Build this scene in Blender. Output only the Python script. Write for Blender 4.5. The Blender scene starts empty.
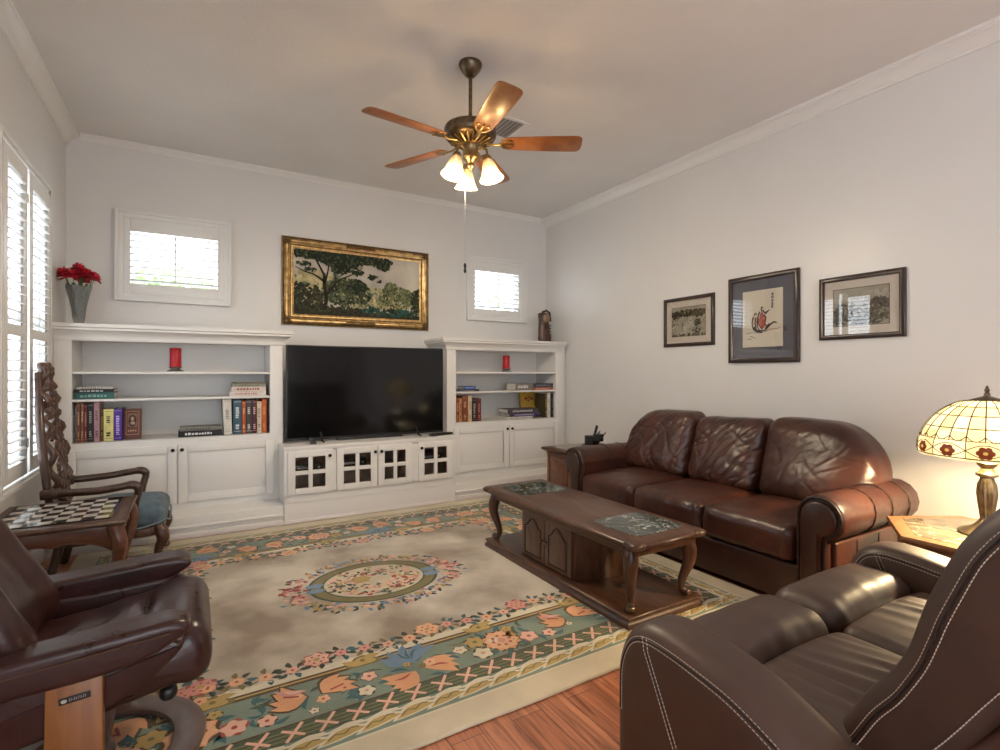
import bpy, bmesh, math, random
from mathutils import Vector, Matrix, noise
PI = math.pi
R = math.radians
random.seed(7)
scene = bpy.context.scene
COL = scene.collection

# ---------------------------------------------------------------- camera, world, exposure
cam_d = bpy.data.cameras.new('camera')
cam = bpy.data.objects.new('camera', cam_d)
COL.objects.link(cam)
cam.location = (0, 0, 1.2)
cam.rotation_euler = (R(90), 0, R(-30.6))
cam_d.sensor_width = 36.0
cam_d.lens = 36.0 * 515 / 1000
cam_d.shift_y = -0.002
cam_d.clip_start = 0.02
scene.camera = cam

world = bpy.data.worlds.new('daylight')
scene.world = world
world.use_nodes = True
bg = world.node_tree.nodes['Background']
bg.inputs['Color'].default_value = (0.87, 0.94, 1.0, 1)
bg.inputs['Strength'].default_value = 3.0

vs = scene.view_settings
vs.view_transform = 'Standard'
vs.look = 'None'
vs.gamma = 1.0
vs.use_curve_mapping = False
vs.exposure = 0.86

# ---------------------------------------------------------------- room dimensions
XL, XR, YB, YR, H = -0.853, 3.652, 5.08, -4.2, 3.05

# ---------------------------------------------------------------- materials
MATS = {}
def new_mat(name):
    m = bpy.data.materials.new(name)
    m.use_nodes = True
    nt = m.node_tree
    b = nt.nodes['Principled BSDF']
    MATS[name] = m
    return m, nt, b

def N(nt, kind, **kw):
    n = nt.nodes.new(kind)
    for k, v in kw.items():
        if k in n.inputs: n.inputs[k].default_value = v
        else: setattr(n, k, v)
    return n

def c4(c): return (c[0], c[1], c[2], 1)
def srgb(r, g, b):
    f = lambda v: (v/255/12.92) if v/255 <= 0.04045 else ((v/255 + 0.055)/1.055)**2.4
    return (f(r), f(g), f(b))

def coords(nt, scale=(1, 1, 1), rot=(0, 0, 0)):
    tc = N(nt, 'ShaderNodeTexCoord')
    mp = N(nt, 'ShaderNodeMapping')
    mp.inputs['Scale'].default_value = scale
    mp.inputs['Rotation'].default_value = rot
    nt.links.new(tc.outputs['Object'], mp.inputs['Vector'])
    return mp.outputs['Vector']

def mix_noise(nt, c1, c2, scale, vec=None, detail=4, lo=0.35, hi=0.65, distortion=0.0):
    n = N(nt, 'ShaderNodeTexNoise', Scale=scale, Detail=detail, Distortion=distortion)
    if vec: nt.links.new(vec, n.inputs['Vector'])
    r = N(nt, 'ShaderNodeValToRGB')
    r.color_ramp.elements[0].position = lo; r.color_ramp.elements[0].color = c4(c1)
    r.color_ramp.elements[1].position = hi; r.color_ramp.elements[1].color = c4(c2)
    nt.links.new(n.outputs['Fac'], r.inputs['Fac'])
    return r.outputs['Color'], n.outputs['Fac']

def bump(nt, b, height, strength=0.2, dist=0.01):
    bp = N(nt, 'ShaderNodeBump', Strength=strength, Distance=dist)
    nt.links.new(height, bp.inputs['Height'])
    nt.links.new(bp.outputs['Normal'], b.inputs['Normal'])
    return bp

def plain(name, c, rough=0.5, metal=0.0, var=0.0, vscale=8.0, bmp=0.0, bscale=200.0, spec=0.5, coat=0.0):
    m, nt, b = new_mat(name)
    b.inputs['Roughness'].default_value = rough
    b.inputs['Metallic'].default_value = metal
    b.inputs['Specular IOR Level'].default_value = spec
    b.inputs['Coat Weight'].default_value = coat
    vec = coords(nt)
    lo = tuple(max(0, x*(1-var)) for x in c); hi = tuple(min(1, x*(1+var)) for x in c)
    col, f = mix_noise(nt, lo, hi, vscale, vec)
    nt.links.new(col, b.inputs['Base Color'])
    if bmp:
        n = N(nt, 'ShaderNodeTexNoise', Scale=bscale, Detail=3)
        nt.links.new(vec, n.inputs['Vector'])
        bump(nt, b, n.outputs['Fac'], bmp, 0.004)
    return m

def leather(name, c1, c2, rough=0.36, wr=0.25, spec=0.55):
    m, nt, b = new_mat(name)
    vec = coords(nt)
    col, f = mix_noise(nt, c1, c2, 5.0, vec, 6, 0.3, 0.7)
    nt.links.new(col, b.inputs['Base Color'])
    rr = N(nt, 'ShaderNodeMapRange')
    rr.inputs['To Min'].default_value = rough - 0.07; rr.inputs['To Max'].default_value = rough + 0.09
    n2 = N(nt, 'ShaderNodeTexNoise', Scale=14.0, Detail=5)
    nt.links.new(vec, n2.inputs['Vector'])
    nt.links.new(n2.outputs['Fac'], rr.inputs['Value'])
    nt.links.new(rr.outputs['Result'], b.inputs['Roughness'])
    w = N(nt, 'ShaderNodeTexNoise', Scale=13.0, Detail=4, Distortion=0.3)
    nt.links.new(vec, w.inputs['Vector'])
    b2 = N(nt, 'ShaderNodeBump', Strength=wr, Distance=0.012)
    nt.links.new(w.outputs['Fac'], b2.inputs['Height'])
    nt.links.new(b2.outputs['Normal'], b.inputs['Normal'])
    b.inputs['Specular IOR Level'].default_value = spec
    return m

def wood(name, c1, c2, scale=(3, 3, 40), rough=0.35, coat=0.2, rings=2.0):
    m, nt, b = new_mat(name)
    vec = coords(nt, scale)
    col, f = mix_noise(nt, c1, c2, rings, vec, 8, 0.3, 0.72, 0.8)
    nt.links.new(col, b.inputs['Base Color'])
    b.inputs['Roughness'].default_value = rough
    b.inputs['Coat Weight'].default_value = coat
    b.inputs['Coat Roughness'].default_value = 0.2
    bump(nt, b, f, 0.06, 0.003)
    return m

def marble(name, base, vein, base2, scale=5.0):
    m, nt, b = new_mat(name)
    vec = coords(nt)
    col, f = mix_noise(nt, base, base2, scale, vec, 6)
    n = N(nt, 'ShaderNodeTexNoise', Scale=scale*1.1, Detail=5, Distortion=2.2)
    nt.links.new(vec, n.inputs['Vector'])
    r = N(nt, 'ShaderNodeValToRGB')
    e = r.color_ramp.elements
    e[0].position = 0.478; e[0].color = (0, 0, 0, 1)
    e[1].position = 0.522; e[1].color = (0, 0, 0, 1)
    k = e.new(0.5); k.color = (1, 1, 1, 1)
    nt.links.new(n.outputs['Fac'], r.inputs['Fac'])
    mx = N(nt, 'ShaderNodeMixRGB')
    nt.links.new(r.outputs['Color'], mx.inputs['Fac'])
    nt.links.new(col, mx.inputs['Color1'])
    mx.inputs['Color2'].default_value = c4(vein)
    nt.links.new(mx.outputs['Color'], b.inputs['Base Color'])
    b.inputs['Roughness'].default_value = 0.12
    return m

def thin_glass(name, tint=(1, 1, 1), rough=0.0, ior=1.5):
    m = bpy.data.materials.new(name); m.use_nodes = True; MATS[name] = m
    nt = m.node_tree; nt.nodes.clear()
    out = N(nt, 'ShaderNodeOutputMaterial'); mx = N(nt, 'ShaderNodeMixShader')
    fr = N(nt, 'ShaderNodeFresnel', IOR=ior); tr = N(nt, 'ShaderNodeBsdfTransparent', Color=c4(tint))
    gl = N(nt, 'ShaderNodeBsdfGlossy', Roughness=rough)
    ge = N(nt, 'ShaderNodeNewGeometry')
    inv = N(nt, 'ShaderNodeMath', operation='SUBTRACT'); inv.inputs[0].default_value = 1.0
    mu = N(nt, 'ShaderNodeMath', operation='MULTIPLY')
    nt.links.new(ge.outputs['Backfacing'], inv.inputs[1])
    nt.links.new(fr.outputs['Fac'], mu.inputs[0]); nt.links.new(inv.outputs['Value'], mu.inputs[1])
    nt.links.new(mu.outputs['Value'], mx.inputs['Fac'])
    nt.links.new(tr.outputs['BSDF'], mx.inputs[1]); nt.links.new(gl.outputs['BSDF'], mx.inputs[2])
    nt.links.new(mx.outputs['Shader'], out.inputs['Surface'])
    return m

def lit_glass(name, c, glow, strength, trans=0.5, clear=0.0, tc=None):
    m, nt, b = new_mat(name)
    b.inputs['Base Color'].default_value = c4(c)
    b.inputs['Roughness'].default_value = 0.25
    b.inputs['Emission Color'].default_value = c4(glow)
    b.inputs['Emission Strength'].default_value = strength
    tl = N(nt, 'ShaderNodeBsdfTranslucent', Color=c4(tc or c))
    mx = N(nt, 'ShaderNodeMixShader', Fac=trans)
    out = nt.nodes['Material Output']
    nt.links.new(b.outputs['BSDF'], mx.inputs[1]); nt.links.new(tl.outputs['BSDF'], mx.inputs[2])
    if clear:
        tr = N(nt, 'ShaderNodeBsdfTransparent', Color=c4(c)); m2 = N(nt, 'ShaderNodeMixShader', Fac=clear)
        nt.links.new(mx.outputs['Shader'], m2.inputs[1]); nt.links.new(tr.outputs['BSDF'], m2.inputs[2])
        nt.links.new(m2.outputs['Shader'], out.inputs['Surface'])
    else: nt.links.new(mx.outputs['Shader'], out.inputs['Surface'])
    return m

M_WALL = plain('wall_paint', (0.715, 0.70, 0.685), 0.33, var=0.015, vscale=1.5, bmp=0.05, bscale=120, spec=0.32)
M_CEIL = plain('ceiling_texture', (0.80, 0.785, 0.77), 0.9, var=0.02, vscale=2, bmp=0.5, bscale=60, spec=0.1)
M_TRIM = plain('white_trim_paint', (0.79, 0.775, 0.755), 0.4, var=0.01, vscale=2)
M_CAB = plain('white_cabinet_paint', (0.77, 0.745, 0.715), 0.38, var=0.012, vscale=2)
M_SHUT = plain('white_shutter_paint', (0.76, 0.755, 0.74), 0.4, var=0.01)
M_KNOB = plain('dark_bronze', (0.03, 0.022, 0.018), 0.35, 0.8)
M_BLACK = plain('black_plastic', (0.012, 0.012, 0.013), 0.35)
M_RUBBER = plain('black_rubber', (0.015, 0.014, 0.014), 0.6)
M_SILVER = plain('silver_metal', (0.5, 0.5, 0.5), 0.3, 0.9)
M_DARKINT = plain('cabinet_interior', (0.34, 0.235, 0.165), 0.6, var=0.3)
M_GLASS = thin_glass('clear_glass')
M_GLASSP = thin_glass('picture_glass', ior=2.0)
M_SOFA = leather('red_brown_leather', (0.030, 0.0095, 0.007), (0.078, 0.025, 0.014), 0.34, 0.3)
M_SOFAD = leather('dark_red_brown_leather', (0.026, 0.009, 0.006), (0.048, 0.016, 0.010), 0.32, 0.2)
M_LOVE = leather('chocolate_leather', (0.038, 0.0155, 0.009), (0.068, 0.029, 0.0165), 0.45, 0.12, 0.8)
M_RECL = leather('burgundy_brown_leather', (0.030, 0.010, 0.009), (0.058, 0.020, 0.017), 0.29, 0.22)
M_STITCH = plain('cream_thread', (0.55, 0.45, 0.36), 0.7)
M_SEAM = plain('dark_seam', (0.018, 0.008, 0.006), 0.5)
M_DWOOD = wood('dark_walnut', (0.042, 0.017, 0.009), (0.125, 0.054, 0.028), (14, 2.2, 14), 0.36, 0.12)
M_DWOODV = wood('dark_walnut_upright', (0.042, 0.017, 0.009), (0.125, 0.054, 0.028), (14, 14, 2.2), 0.36, 0.12)
M_DOORW = wood('walnut_door', (0.055, 0.024, 0.013), (0.125, 0.058, 0.030), (14, 14, 2.2), 0.35, 0.3)
M_CHAIRW = wood('carved_dark_wood', (0.030, 0.013, 0.008), (0.085, 0.038, 0.022), (20, 20, 4), 0.35, 0.3)
M_CARVE = wood('carved_brown_wood', (0.034, 0.015, 0.009), (0.14, 0.064, 0.037), (30, 30, 20), 0.4, 0.2)
M_REDWOOD = wood('red_mahogany', (0.085, 0.026, 0.012), (0.17, 0.060, 0.028), (3, 14, 14), 0.3, 0.4)
M_POST = wood('honey_stained_wood', (0.20, 0.068, 0.014), (0.33, 0.125, 0.030), (12, 12, 1.6), 0.35, 0.3)
M_RING = wood('dark_brown_bentwood', (0.085, 0.05, 0.043), (0.13, 0.08, 0.068), (5, 5, 5), 0.3, 0.4)
M_TANW = wood('tan_wood', (0.16, 0.075, 0.030), (0.26, 0.13, 0.058), (3, 12, 12), 0.35, 0.3)
M_BLADE = wood('oak_blade', (0.20, 0.065, 0.018), (0.36, 0.14, 0.045), (4, 4, 4), 0.35, 0.2)
M_BRASS = plain('antique_brass', (0.36, 0.26, 0.13), 0.28, 0.95, var=0.2, vscale=20)
M_BRONZE = plain('aged_bronze', (0.16, 0.12, 0.075), 0.35, 0.9, var=0.3, vscale=30)
M_GMARB = marble('green_black_marble', (0.010, 0.020, 0.018), (0.50, 0.50, 0.46), (0.05, 0.075, 0.07), 5)
M_CMARB = marble('cream_marble', (0.10, 0.085, 0.060), (0.42, 0.37, 0.29), (0.17, 0.14, 0.10), 6)
M_BLUE = plain('slate_blue_upholstery', (0.125, 0.175, 0.215), 0.75, var=0.18, vscale=25, bmp=0.2, bscale=400, spec=0.3)
M_GOLD = plain('gilded_wood', (0.40, 0.26, 0.11), 0.35, 0.75, var=0.35, vscale=25, bmp=0.3, bscale=60)
M_GOLDD = plain('dark_gilding', (0.14, 0.075, 0.022), 0.45, 0.5, var=0.4, vscale=40, bmp=0.5, bscale=50)
M_FRAME = wood('dark_picture_frame', (0.018, 0.009, 0.007), (0.045, 0.022, 0.016), (10, 10, 10), 0.3, 0.4)
M_WSQ = plain('white_marble_square', (0.62, 0.60, 0.56), 0.12, var=0.1, vscale=30)
M_BSQ = plain('black_marble_square', (0.018, 0.018, 0.020), 0.12, var=0.3, vscale=30)
M_RED = plain('red_wax', (0.48, 0.010, 0.018), 0.4, var=0.1)
M_PETAL = plain('red_petal', (0.50, 0.008, 0.028), 0.6, var=0.35, vscale=60)
M_PETALL = plain('bright_red_petal', (0.62, 0.035, 0.06), 0.6, var=0.25, vscale=60)
M_LEAF = plain('green_leaf', (0.03, 0.09, 0.03), 0.5, var=0.3, vscale=40)
M_WHITEP = plain('white_paper', (0.72, 0.69, 0.63), 0.7, var=0.05)

def crystal():
    m, nt, b = new_mat('cut_crystal')
    b.inputs['Base Color'].default_value = (0.50, 0.53, 0.52, 1)
    b.inputs['Roughness'].default_value = 0.08
    b.inputs['Transmission Weight'].default_value = 0.75
    b.inputs['IOR'].default_value = 1.5
    vec = coords(nt)
    v = N(nt, 'ShaderNodeTexVoronoi', Scale=38.0)
    nt.links.new(vec, v.inputs['Vector'])
    bump(nt, b, v.outputs['Distance'], 0.8, 0.01)
    return m
M_CRYSTAL = crystal()

def floor_mat():
    m, nt, b = new_mat('oak_planks')
    vec = coords(nt, (1, 1, 1), (0, 0, R(90)))
    br = N(nt, 'ShaderNodeTexBrick', Scale=1.0)
    br.offset = 0.37; br.squash = 1.0
    br.inputs['Brick Width'].default_value = 1.1
    br.inputs['Row Height'].default_value = 0.118
    br.inputs['Mortar Size'].default_value = 0.0012
    br.inputs['Bias'].default_value = 0.0
    br.inputs['Color1'].default_value = c4(srgb(178, 110, 78))
    br.inputs['Color2'].default_value = c4(srgb(206, 138, 102))
    br.inputs['Mortar'].default_value = c4(srgb(70, 34, 20))
    nt.links.new(vec, br.inputs['Vector'])
    v2 = coords(nt, (16, 1.1, 1))
    gr, f = mix_noise(nt, (0.34, 0.27, 0.24), (1, 1, 1), 2.6, v2, 8, 0.32, 0.6, 1.2)
    mx = N(nt, 'ShaderNodeMixRGB', blend_type='MULTIPLY')
    mx.inputs['Fac'].default_value = 0.85
    nt.links.new(br.outputs['Color'], mx.inputs['Color1']); nt.links.new(gr, mx.inputs['Color2'])
    nt.links.new(mx.outputs['Color'], b.inputs['Base Color'])
    b.inputs['Roughness'].default_value = 0.32
    bump(nt, b, f, 0.08, 0.003)
    return m
M_FLOOR = floor_mat()

def pile(name, c, var=0.12, scale=3.0, patch=None):
    m, nt, b = new_mat(name)
    vec = coords(nt)
    lo = tuple(x*(1-var) for x in c); hi = tuple(min(1, x*(1+var)) for x in c)
    if patch: lo, hi = patch
    col, f = mix_noise(nt, lo, hi, scale, vec, 4, 0.38, 0.62)
    fine = N(nt, 'ShaderNodeTexNoise', Scale=220.0, Detail=2)
    nt.links.new(vec, fine.inputs['Vector'])
    nt.links.new(col, b.inputs['Base Color'])
    b.inputs['Roughness'].default_value = 0.95
    b.inputs['Specular IOR Level'].default_value = 0.1
    b.inputs['Sheen Weight'].default_value = 0.55; b.inputs['Sheen Roughness'].default_value = 0.4; b.inputs['Sheen Tint'].default_value = (0.95, 0.9, 0.8, 1)
    bump(nt, b, fine.outputs['Fac'], 0.6, 0.006)
    return m

# ---------------------------------------------------------------- mesh builder
class MB:
    def __init__(s):
        s.v = []; s.f = []; s.m = []; s.s = []; s.T = None
    def add(s, vs_, fs, mat=0, smooth=False):
        o = len(s.v)
        for p in vs_:
            p = Vector(p)
            s.v.append(s.T @ p if s.T else p)
        for f in fs:
            s.f.append(tuple(i + o for i in f)); s.m.append(mat); s.s.append(smooth)
    def poly(s, pts, mat=0): s.add(pts, [tuple(range(len(pts)))], mat)
    def box(s, x0, x1, y0, y1, z0, z1, mat=0):
        vs_ = [(x, y, z) for x in (x0, x1) for y in (y0, y1) for z in (z0, z1)]
        s.add(vs_, [(0, 1, 3, 2), (4, 6, 7, 5), (0, 4, 5, 1), (2, 3, 7, 6), (0, 2, 6, 4), (1, 5, 7, 3)], mat)
    def cushion(s, x0, x1, y0, y1, z0, z1, r=0.02, n=1, seg=3, mat=0, disp=None, smooth=True):
        c = Vector(((x0+x1)/2, (y0+y1)/2, (z0+z1)/2))
        h = ((x1-x0)/2, (y1-y0)/2, (z1-z0)/2)
        r = min(r, min(h)*0.999)
        ns = n if isinstance(n, (tuple, list)) else (n, n, n)
        ax = []
        for k in range(3):
            i = h[k]-r
            a = [-h[k] + r*t/seg for t in range(seg)] + [-i + 2*i*t/ns[k] for t in range(ns[k]+1)] + [i + r*(t+1)/seg for t in range(seg)]
            ax.append(a)
        inner = Vector((h[0]-r, h[1]-r, h[2]-r))
        for k in range(3):
            u, w = (k+1) % 3, (k+2) % 3
            for sg in (-1, 1):
                vs_ = []
                for a in ax[u]:
                    for b_ in ax[w]:
                        p = Vector((0, 0, 0)); p[k] = sg*h[k]; p[u] = a; p[w] = b_
                        q = Vector([max(-inner[i], min(inner[i], p[i])) for i in range(3)])
                        d = p - q
                        nn = d.normalized() if d.length > 1e-9 else Vector([0, 0, 0])
                        pt = q + nn*r
                        if disp:
                            uvw = Vector([pt[i]/h[i] for i in range(3)])
                            pt = pt + disp(uvw, pt + c, nn)
                        vs_.append(pt + c)
                W = len(ax[w]); fs = []
                for i in range(len(ax[u])-1):
                    for j in range(W-1):
                        q = (i*W+j, (i+1)*W+j, (i+1)*W+j+1, i*W+j+1)
                        fs.append(q if sg > 0 else q[::-1])
                s.add(vs_, fs, mat, smooth)
    def rbox(s, x0, x1, y0, y1, z0, z1, r=0.005, mat=0, seg=2): s.cushion(x0, x1, y0, y1, z0, z1, r, 1, seg, mat)
    def grid(s, rows, mat=0, smooth=True, closed_u=False, closed_v=False, cap=False):
        nr, nc = len(rows), len(rows[0])
        vs_ = [p for r_ in rows for p in r_]
        fs = []
        for i in range(nr if closed_v else nr-1):
            for j in range(nc if closed_u else nc-1):
                i2, j2 = (i+1) % nr, (j+1) % nc
                fs.append((i*nc+j, i*nc+j2, i2*nc+j2, i2*nc+j))
        if cap:
            fs.append(tuple(range(nc))[::-1]); fs.append(tuple((nr-1)*nc + j for j in range(nc)))
        s.add(vs_, fs, mat, smooth)
    def lathe(s, prof, c=(0, 0, 0), n=24, mat=0, smooth=True, cap=False, M=None, flute=None):
        rows = []
        for r_, z in prof:
            row = []
            for k in range(n):
                a = 2*PI*k/n
                rr = r_ * (flute(a, z) if flute else 1)
                p = Vector((rr*math.cos(a), rr*math.sin(a), z))
                if M: p = M @ p
                row.append(p + Vector(c))
            rows.append(row)
        s.grid(rows, mat, smooth, closed_u=True, cap=cap)
    def tube(s, pts, rad, n=8, mat=0, smooth=True, flat=1.0, up=None, cap=True):
        pts = [Vector(p) for p in pts]
        if not isinstance(rad, (list, tuple)): rad = [rad]*len(pts)
        rows = []
        t0 = (pts[1]-pts[0]).normalized()
        u = Vector(up) if up else (Vector((0, 0, 1)) if abs(t0.z) < 0.9 else Vector((1, 0, 0)))
        for i, p in enumerate(pts):
            t = (pts[min(i+1, len(pts)-1)] - pts[max(i-1, 0)])
            t = t.normalized() if t.length > 1e-9 else t0
            a = (u - t*u.dot(t))
            a = a.normalized() if a.length > 1e-6 else t.orthogonal().normalized()
            if not up: u = a
            b_ = t.cross(a)
            rows.append([p + a*(rad[i]*flat*math.cos(2*PI*k/n)) + b_*(rad[i]*math.sin(2*PI*k/n)) for k in range(n)])
        s.grid(rows, mat, smooth, closed_u=True, cap=cap)
    def prism(s, poly, axis, a0, a1, r=0.0, seg=4, mat=0, smooth=True, rings=0, bulge0=0.0, bulge1=0.0, mid=1, warp=None, strip=False):
        n = len(poly)
        P = [Vector(p) for p in poly]
        area = sum(P[i].x*P[(i+1) % n].y - P[(i+1) % n].x*P[i].y for i in range(n))
        if area < 0: P.reverse()
        nr = []
        for i in range(n):
            e1 = (P[i]-P[i-1]).normalized(); e2 = (P[(i+1) % n]-P[i]).normalized()
            n1 = Vector((e1.y, -e1.x)); n2 = Vector((e2.y, -e2.x))
            m_ = n1+n2
            m_ = m_.normalized() if m_.length > 1e-6 else n1
            nr.append(m_ * min(1.4, 1/max(0.5, m_.dot(n1))))
        cen = sum(P, Vector((0, 0)))/n
        def ring(inset, a, sc=1.0):
            out = []
            for i in range(n):
                q = P[i] - nr[i]*inset
                q = cen + (q-cen)*sc
                if axis == 'x': p = Vector((a, q.x, q.y))
                elif axis == 'y': p = Vector((q.x, a, q.y))
                else: p = Vector((q.x, q.y, a))
                out.append(warp(p) if warp else p)
            return out
        L = []
        for k in range(rings, 0, -1):
            sc = 1 - k/(rings+1)
            L.append(ring(r, a0 - bulge0*(1-sc*sc), sc))
        for k in range(seg+1 if r else 1):
            t = k/seg*PI/2
            L.append(ring(r*(1-math.sin(t)), a0 + r*(1-math.cos(t))))
        for k in range(1, mid):
            L.append(ring(0, a0+r + (a1-a0-2*r)*k/mid))
        for k in range(seg, -1, -1) if r else [0]:
            t = k/seg*PI/2 if r else 0
            L.append(ring(r*(1-math.sin(t)) if r else 0, a1 - r*(1-math.cos(t)) if r else a1))
        for k in range(1, rings+1):
            sc = 1 - k/(rings+1)
            L.append(ring(r, a1 + bulge1*(1-sc*sc), sc))
        if strip:
            s.grid(L, mat, smooth, closed_u=True)
            for ring_ in (L[0], L[-1]):
                s.add(ring_, [(i, i+1, n-2-i, n-1-i) for i in range(n//2-1)], mat, smooth)
        else: s.grid(L, mat, smooth, closed_u=True, cap=True)
    def mesh(s, name, mats, weld=True):
        me = bpy.data.meshes.new(name)
        me.from_pydata([tuple(p) for p in s.v], [], s.f)
        for m_ in mats: me.materials.append(m_)
        for p, mi, sm in zip(me.polygons, s.m, s.s):
            p.material_index = mi; p.use_smooth = sm
        b_ = bmesh.new(); b_.from_mesh(me)
        if weld: bmesh.ops.remove_doubles(b_, verts=b_.verts, dist=1e-5)
        bmesh.ops.recalc_face_normals(b_, faces=b_.faces)
        b_.to_mesh(me); b_.free()
        me.set_sharp_from_angle(angle=R(50))
        return me

def smooth_poly(pts, k=4, closed=True):
    P = [Vector(p) for p in pts]; n = len(P); out = []
    rng = range(n) if closed else range(n-1)
    for i in rng:
        if closed: a, b_, c, d = P[i-1], P[i], P[(i+1) % n], P[(i+2) % n]
        else: a, b_, c, d = P[max(i-1, 0)], P[i], P[i+1], P[min(i+2, n-1)]
        for j in range(k):
            t = j/k
            out.append(0.5*((2*b_) + (c-a)*t + (2*a-5*b_+4*c-d)*t*t + (3*b_-a-3*c+d)*t**3))
    if not closed: out.append(P[-1])
    return out

def nz(p, f, seed=0.0): return noise.noise(Vector((p[0]*f + seed*7.3, p[1]*f + seed*3.1, p[2]*f - seed*5.7)))

# ---------------------------------------------------------------- object helpers
def tag(o, label=None, cat=None, group=None, kind=None):
    if label: o['label'] = label
    if cat: o['category'] = cat
    if group: o['group'] = group
    if kind: o['kind'] = kind
    return o
def thing(name, label, cat, loc=(0, 0, 0), group=None):
    o = bpy.data.objects.new(name, None); COL.objects.link(o)
    o.location = loc; o.empty_display_size = 0.1
    return tag(o, label, cat, group)
def root_of(o):
    while o.parent: o = o.parent
    return o
def part(name, mb, mats, parent, local=False, weld=True):
    """mesh given in world coordinates (or in the root's own frame when local)"""
    if not isinstance(mats, (list, tuple)): mats = [mats]
    if not local:
        o_ = Vector(root_of(parent).location)
        mb.v = [p - o_ for p in mb.v]
    ob = bpy.data.objects.new(name, mb.mesh(name, mats, weld)); COL.objects.link(ob)
    ob.parent = parent
    return ob
def solo(name, mb, mats, loc, label=None, cat=None, group=None, kind=None, local=False):
    if not isinstance(mats, (list, tuple)): mats = [mats]
    if not local:
        o_ = Vector(loc); mb.v = [p - o_ for p in mb.v]
    ob = bpy.data.objects.new(name, mb.mesh(name, mats)); COL.objects.link(ob)
    ob.location = loc
    return tag(ob, label, cat, group, kind)
def struct(name, mb, mats, loc=(0, 0, 0)): return solo(name, mb, mats, loc, kind='structure')
def frame_M(o, u, v, w):
    return Matrix(((u[0], v[0], w[0], o[0]), (u[1], v[1], w[1], o[1]), (u[2], v[2], w[2], o[2]), (0, 0, 0, 1)))
def back_M(x, z, y=YB): return frame_M((x, y, z), (1, 0, 0), (0, 0, 1), (0, -1, 0))
def left_M(y, z, x=XL): return frame_M((x, y, z), (0, 1, 0), (0, 0, 1), (1, 0, 0))
def right_M(y, z, x=XR): return frame_M((x, y, z), (0, -1, 0), (0, 0, 1), (-1, 0, 0))
def lamp_light(name, loc, energy, color, size, parent=None):
    d = bpy.data.lights.new(name, 'POINT'); d.energy = energy; d.color = color; d.shadow_soft_size = size
    o = bpy.data.objects.new(name, d); COL.objects.link(o)
    if parent:
        o.parent = parent; o.location = Vector(loc) - Vector(root_of(parent).location)
    else: o.location = loc
    return o

# ================================================================ ROOM
def wall_cells(mb, us, vs_, holes, place):
    for i in range(len(us)-1):
        for j in range(len(vs_)-1):
            cu, cv = (us[i]+us[i+1])/2, (vs_[j]+vs_[j+1])/2
            if any(a < cu < b_ and c < cv < d for a, b_, c, d in holes): continue
            place(us[i], us[i+1], vs_[j], vs_[j+1])
TH = 0.14
m = MB(); m.box(XL-TH, XR+TH, YR-TH, YB+TH, -0.1, 0); struct('floor', m, M_FLOOR)
m = MB(); m.box(XL-TH, XR+TH, YR-TH, YB+TH, H, H+0.1); struct('ceiling', m, M_CEIL)
m = MB(); m.box(XR, XR+TH, YR-TH, YB+TH, 0, H); struct('wall_right', m, M_WALL)
LW = (3.472, 4.478, 0.588, 2.413)
LIGHT_GAP = (-3.9, -0.95, 0.05, 2.45)
m = MB()
wall_cells(m, [YR-TH, LIGHT_GAP[0], LIGHT_GAP[1], LW[0], LW[1], YB+TH], [0, LIGHT_GAP[2], LW[2], LW[3], LIGHT_GAP[3], H], [LW, LIGHT_GAP], lambda a, b_, c, d: m.box(XL-0.07, XL, a, b_, c, d))
struct('wall_left', m, M_WALL)
W1 = (-0.515, 0.235, 1.815, 2.465); W2 = (2.605, 3.315, 1.82, 2.46)
m = MB()
wall_cells(m, [XL, W1[0], W1[1], W2[0], W2[1], XR], [0, W1[2], W1[3], H], [W1, W2], lambda a, b_, c, d: m.box(a, b_, YB, YB+TH, c, d))
struct('wall_back', m, M_WALL)
m = MB()
wall_cells(m, [XL, XL+0.2, 1.7, XR], [0, 2.4, H], [(XL+0.2, 1.7, -0.1, 2.4)], lambda a, b_, c, d: m.box(a, b_, YR-TH, YR, c, d))  # unseen opening shaped to let daylight in, clear of the television's reflection
struct('wall_rear', m, M_WALL)

# crown mouldings: stepped cove profile (distance from wall, distance below ceiling)
CR = [(0.0, 0.125), (0.012, 0.125), (0.012, 0.105), (0.02, 0.10), (0.028, 0.085), (0.045, 0.062), (0.068, 0.045), (0.078, 0.04), (0.078, 0.03), (0.09, 0.024), (0.09, 0.0), (0.0, 0.0)]
def crown(name, M, L, prof=CR, k=1.0):
    m_ = MB()
    rows = []
    for u in (0, L):
        rows.append([M @ Vector((u, -d*k, w*k)) for w, d in prof])
    m_.grid(rows, 0, False, closed_u=True, cap=True)
    struct(name, m_, M_TRIM)
crown('trim_1', frame_M((XR, YB, H), (0, -1, 0), (0, 0, 1), (-1, 0, 0)), YB-YR, k=0.8)
crown('trim_2', frame_M((XL, YR, H), (0, 1, 0), (0, 0, 1), (1, 0, 0)), YB-YR, k=0.85)
crown('trim_3', frame_M((XL+0.09, YB, H), (1, 0, 0), (0, 0, 1), (0, -1, 0)), XR-XL-0.18, k=0.38)
def base(name, M, L):
    m_ = MB(); prof = [(0, 0), (0.016, 0), (0.016, 0.085), (0.009, 0.10), (0.005, 0.115), (0, 0.12)]
    m_.grid([[M @ Vector((u, d, w)) for w, d in prof] for u in (0, L)], 0, False, closed_u=True, cap=True)
    struct(name, m_, M_TRIM)
base('baseboard_right', frame_M((XR, 4.2, 0), (0, -1, 0), (0, 0, 1), (-1, 0, 0)), 4.2-YR)
base('baseboard_left', frame_M((XL, LIGHT_GAP[1], 0), (0, 1, 0), (0, 0, 1), (1, 0, 0)), 4.34-LIGHT_GAP[1])

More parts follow.
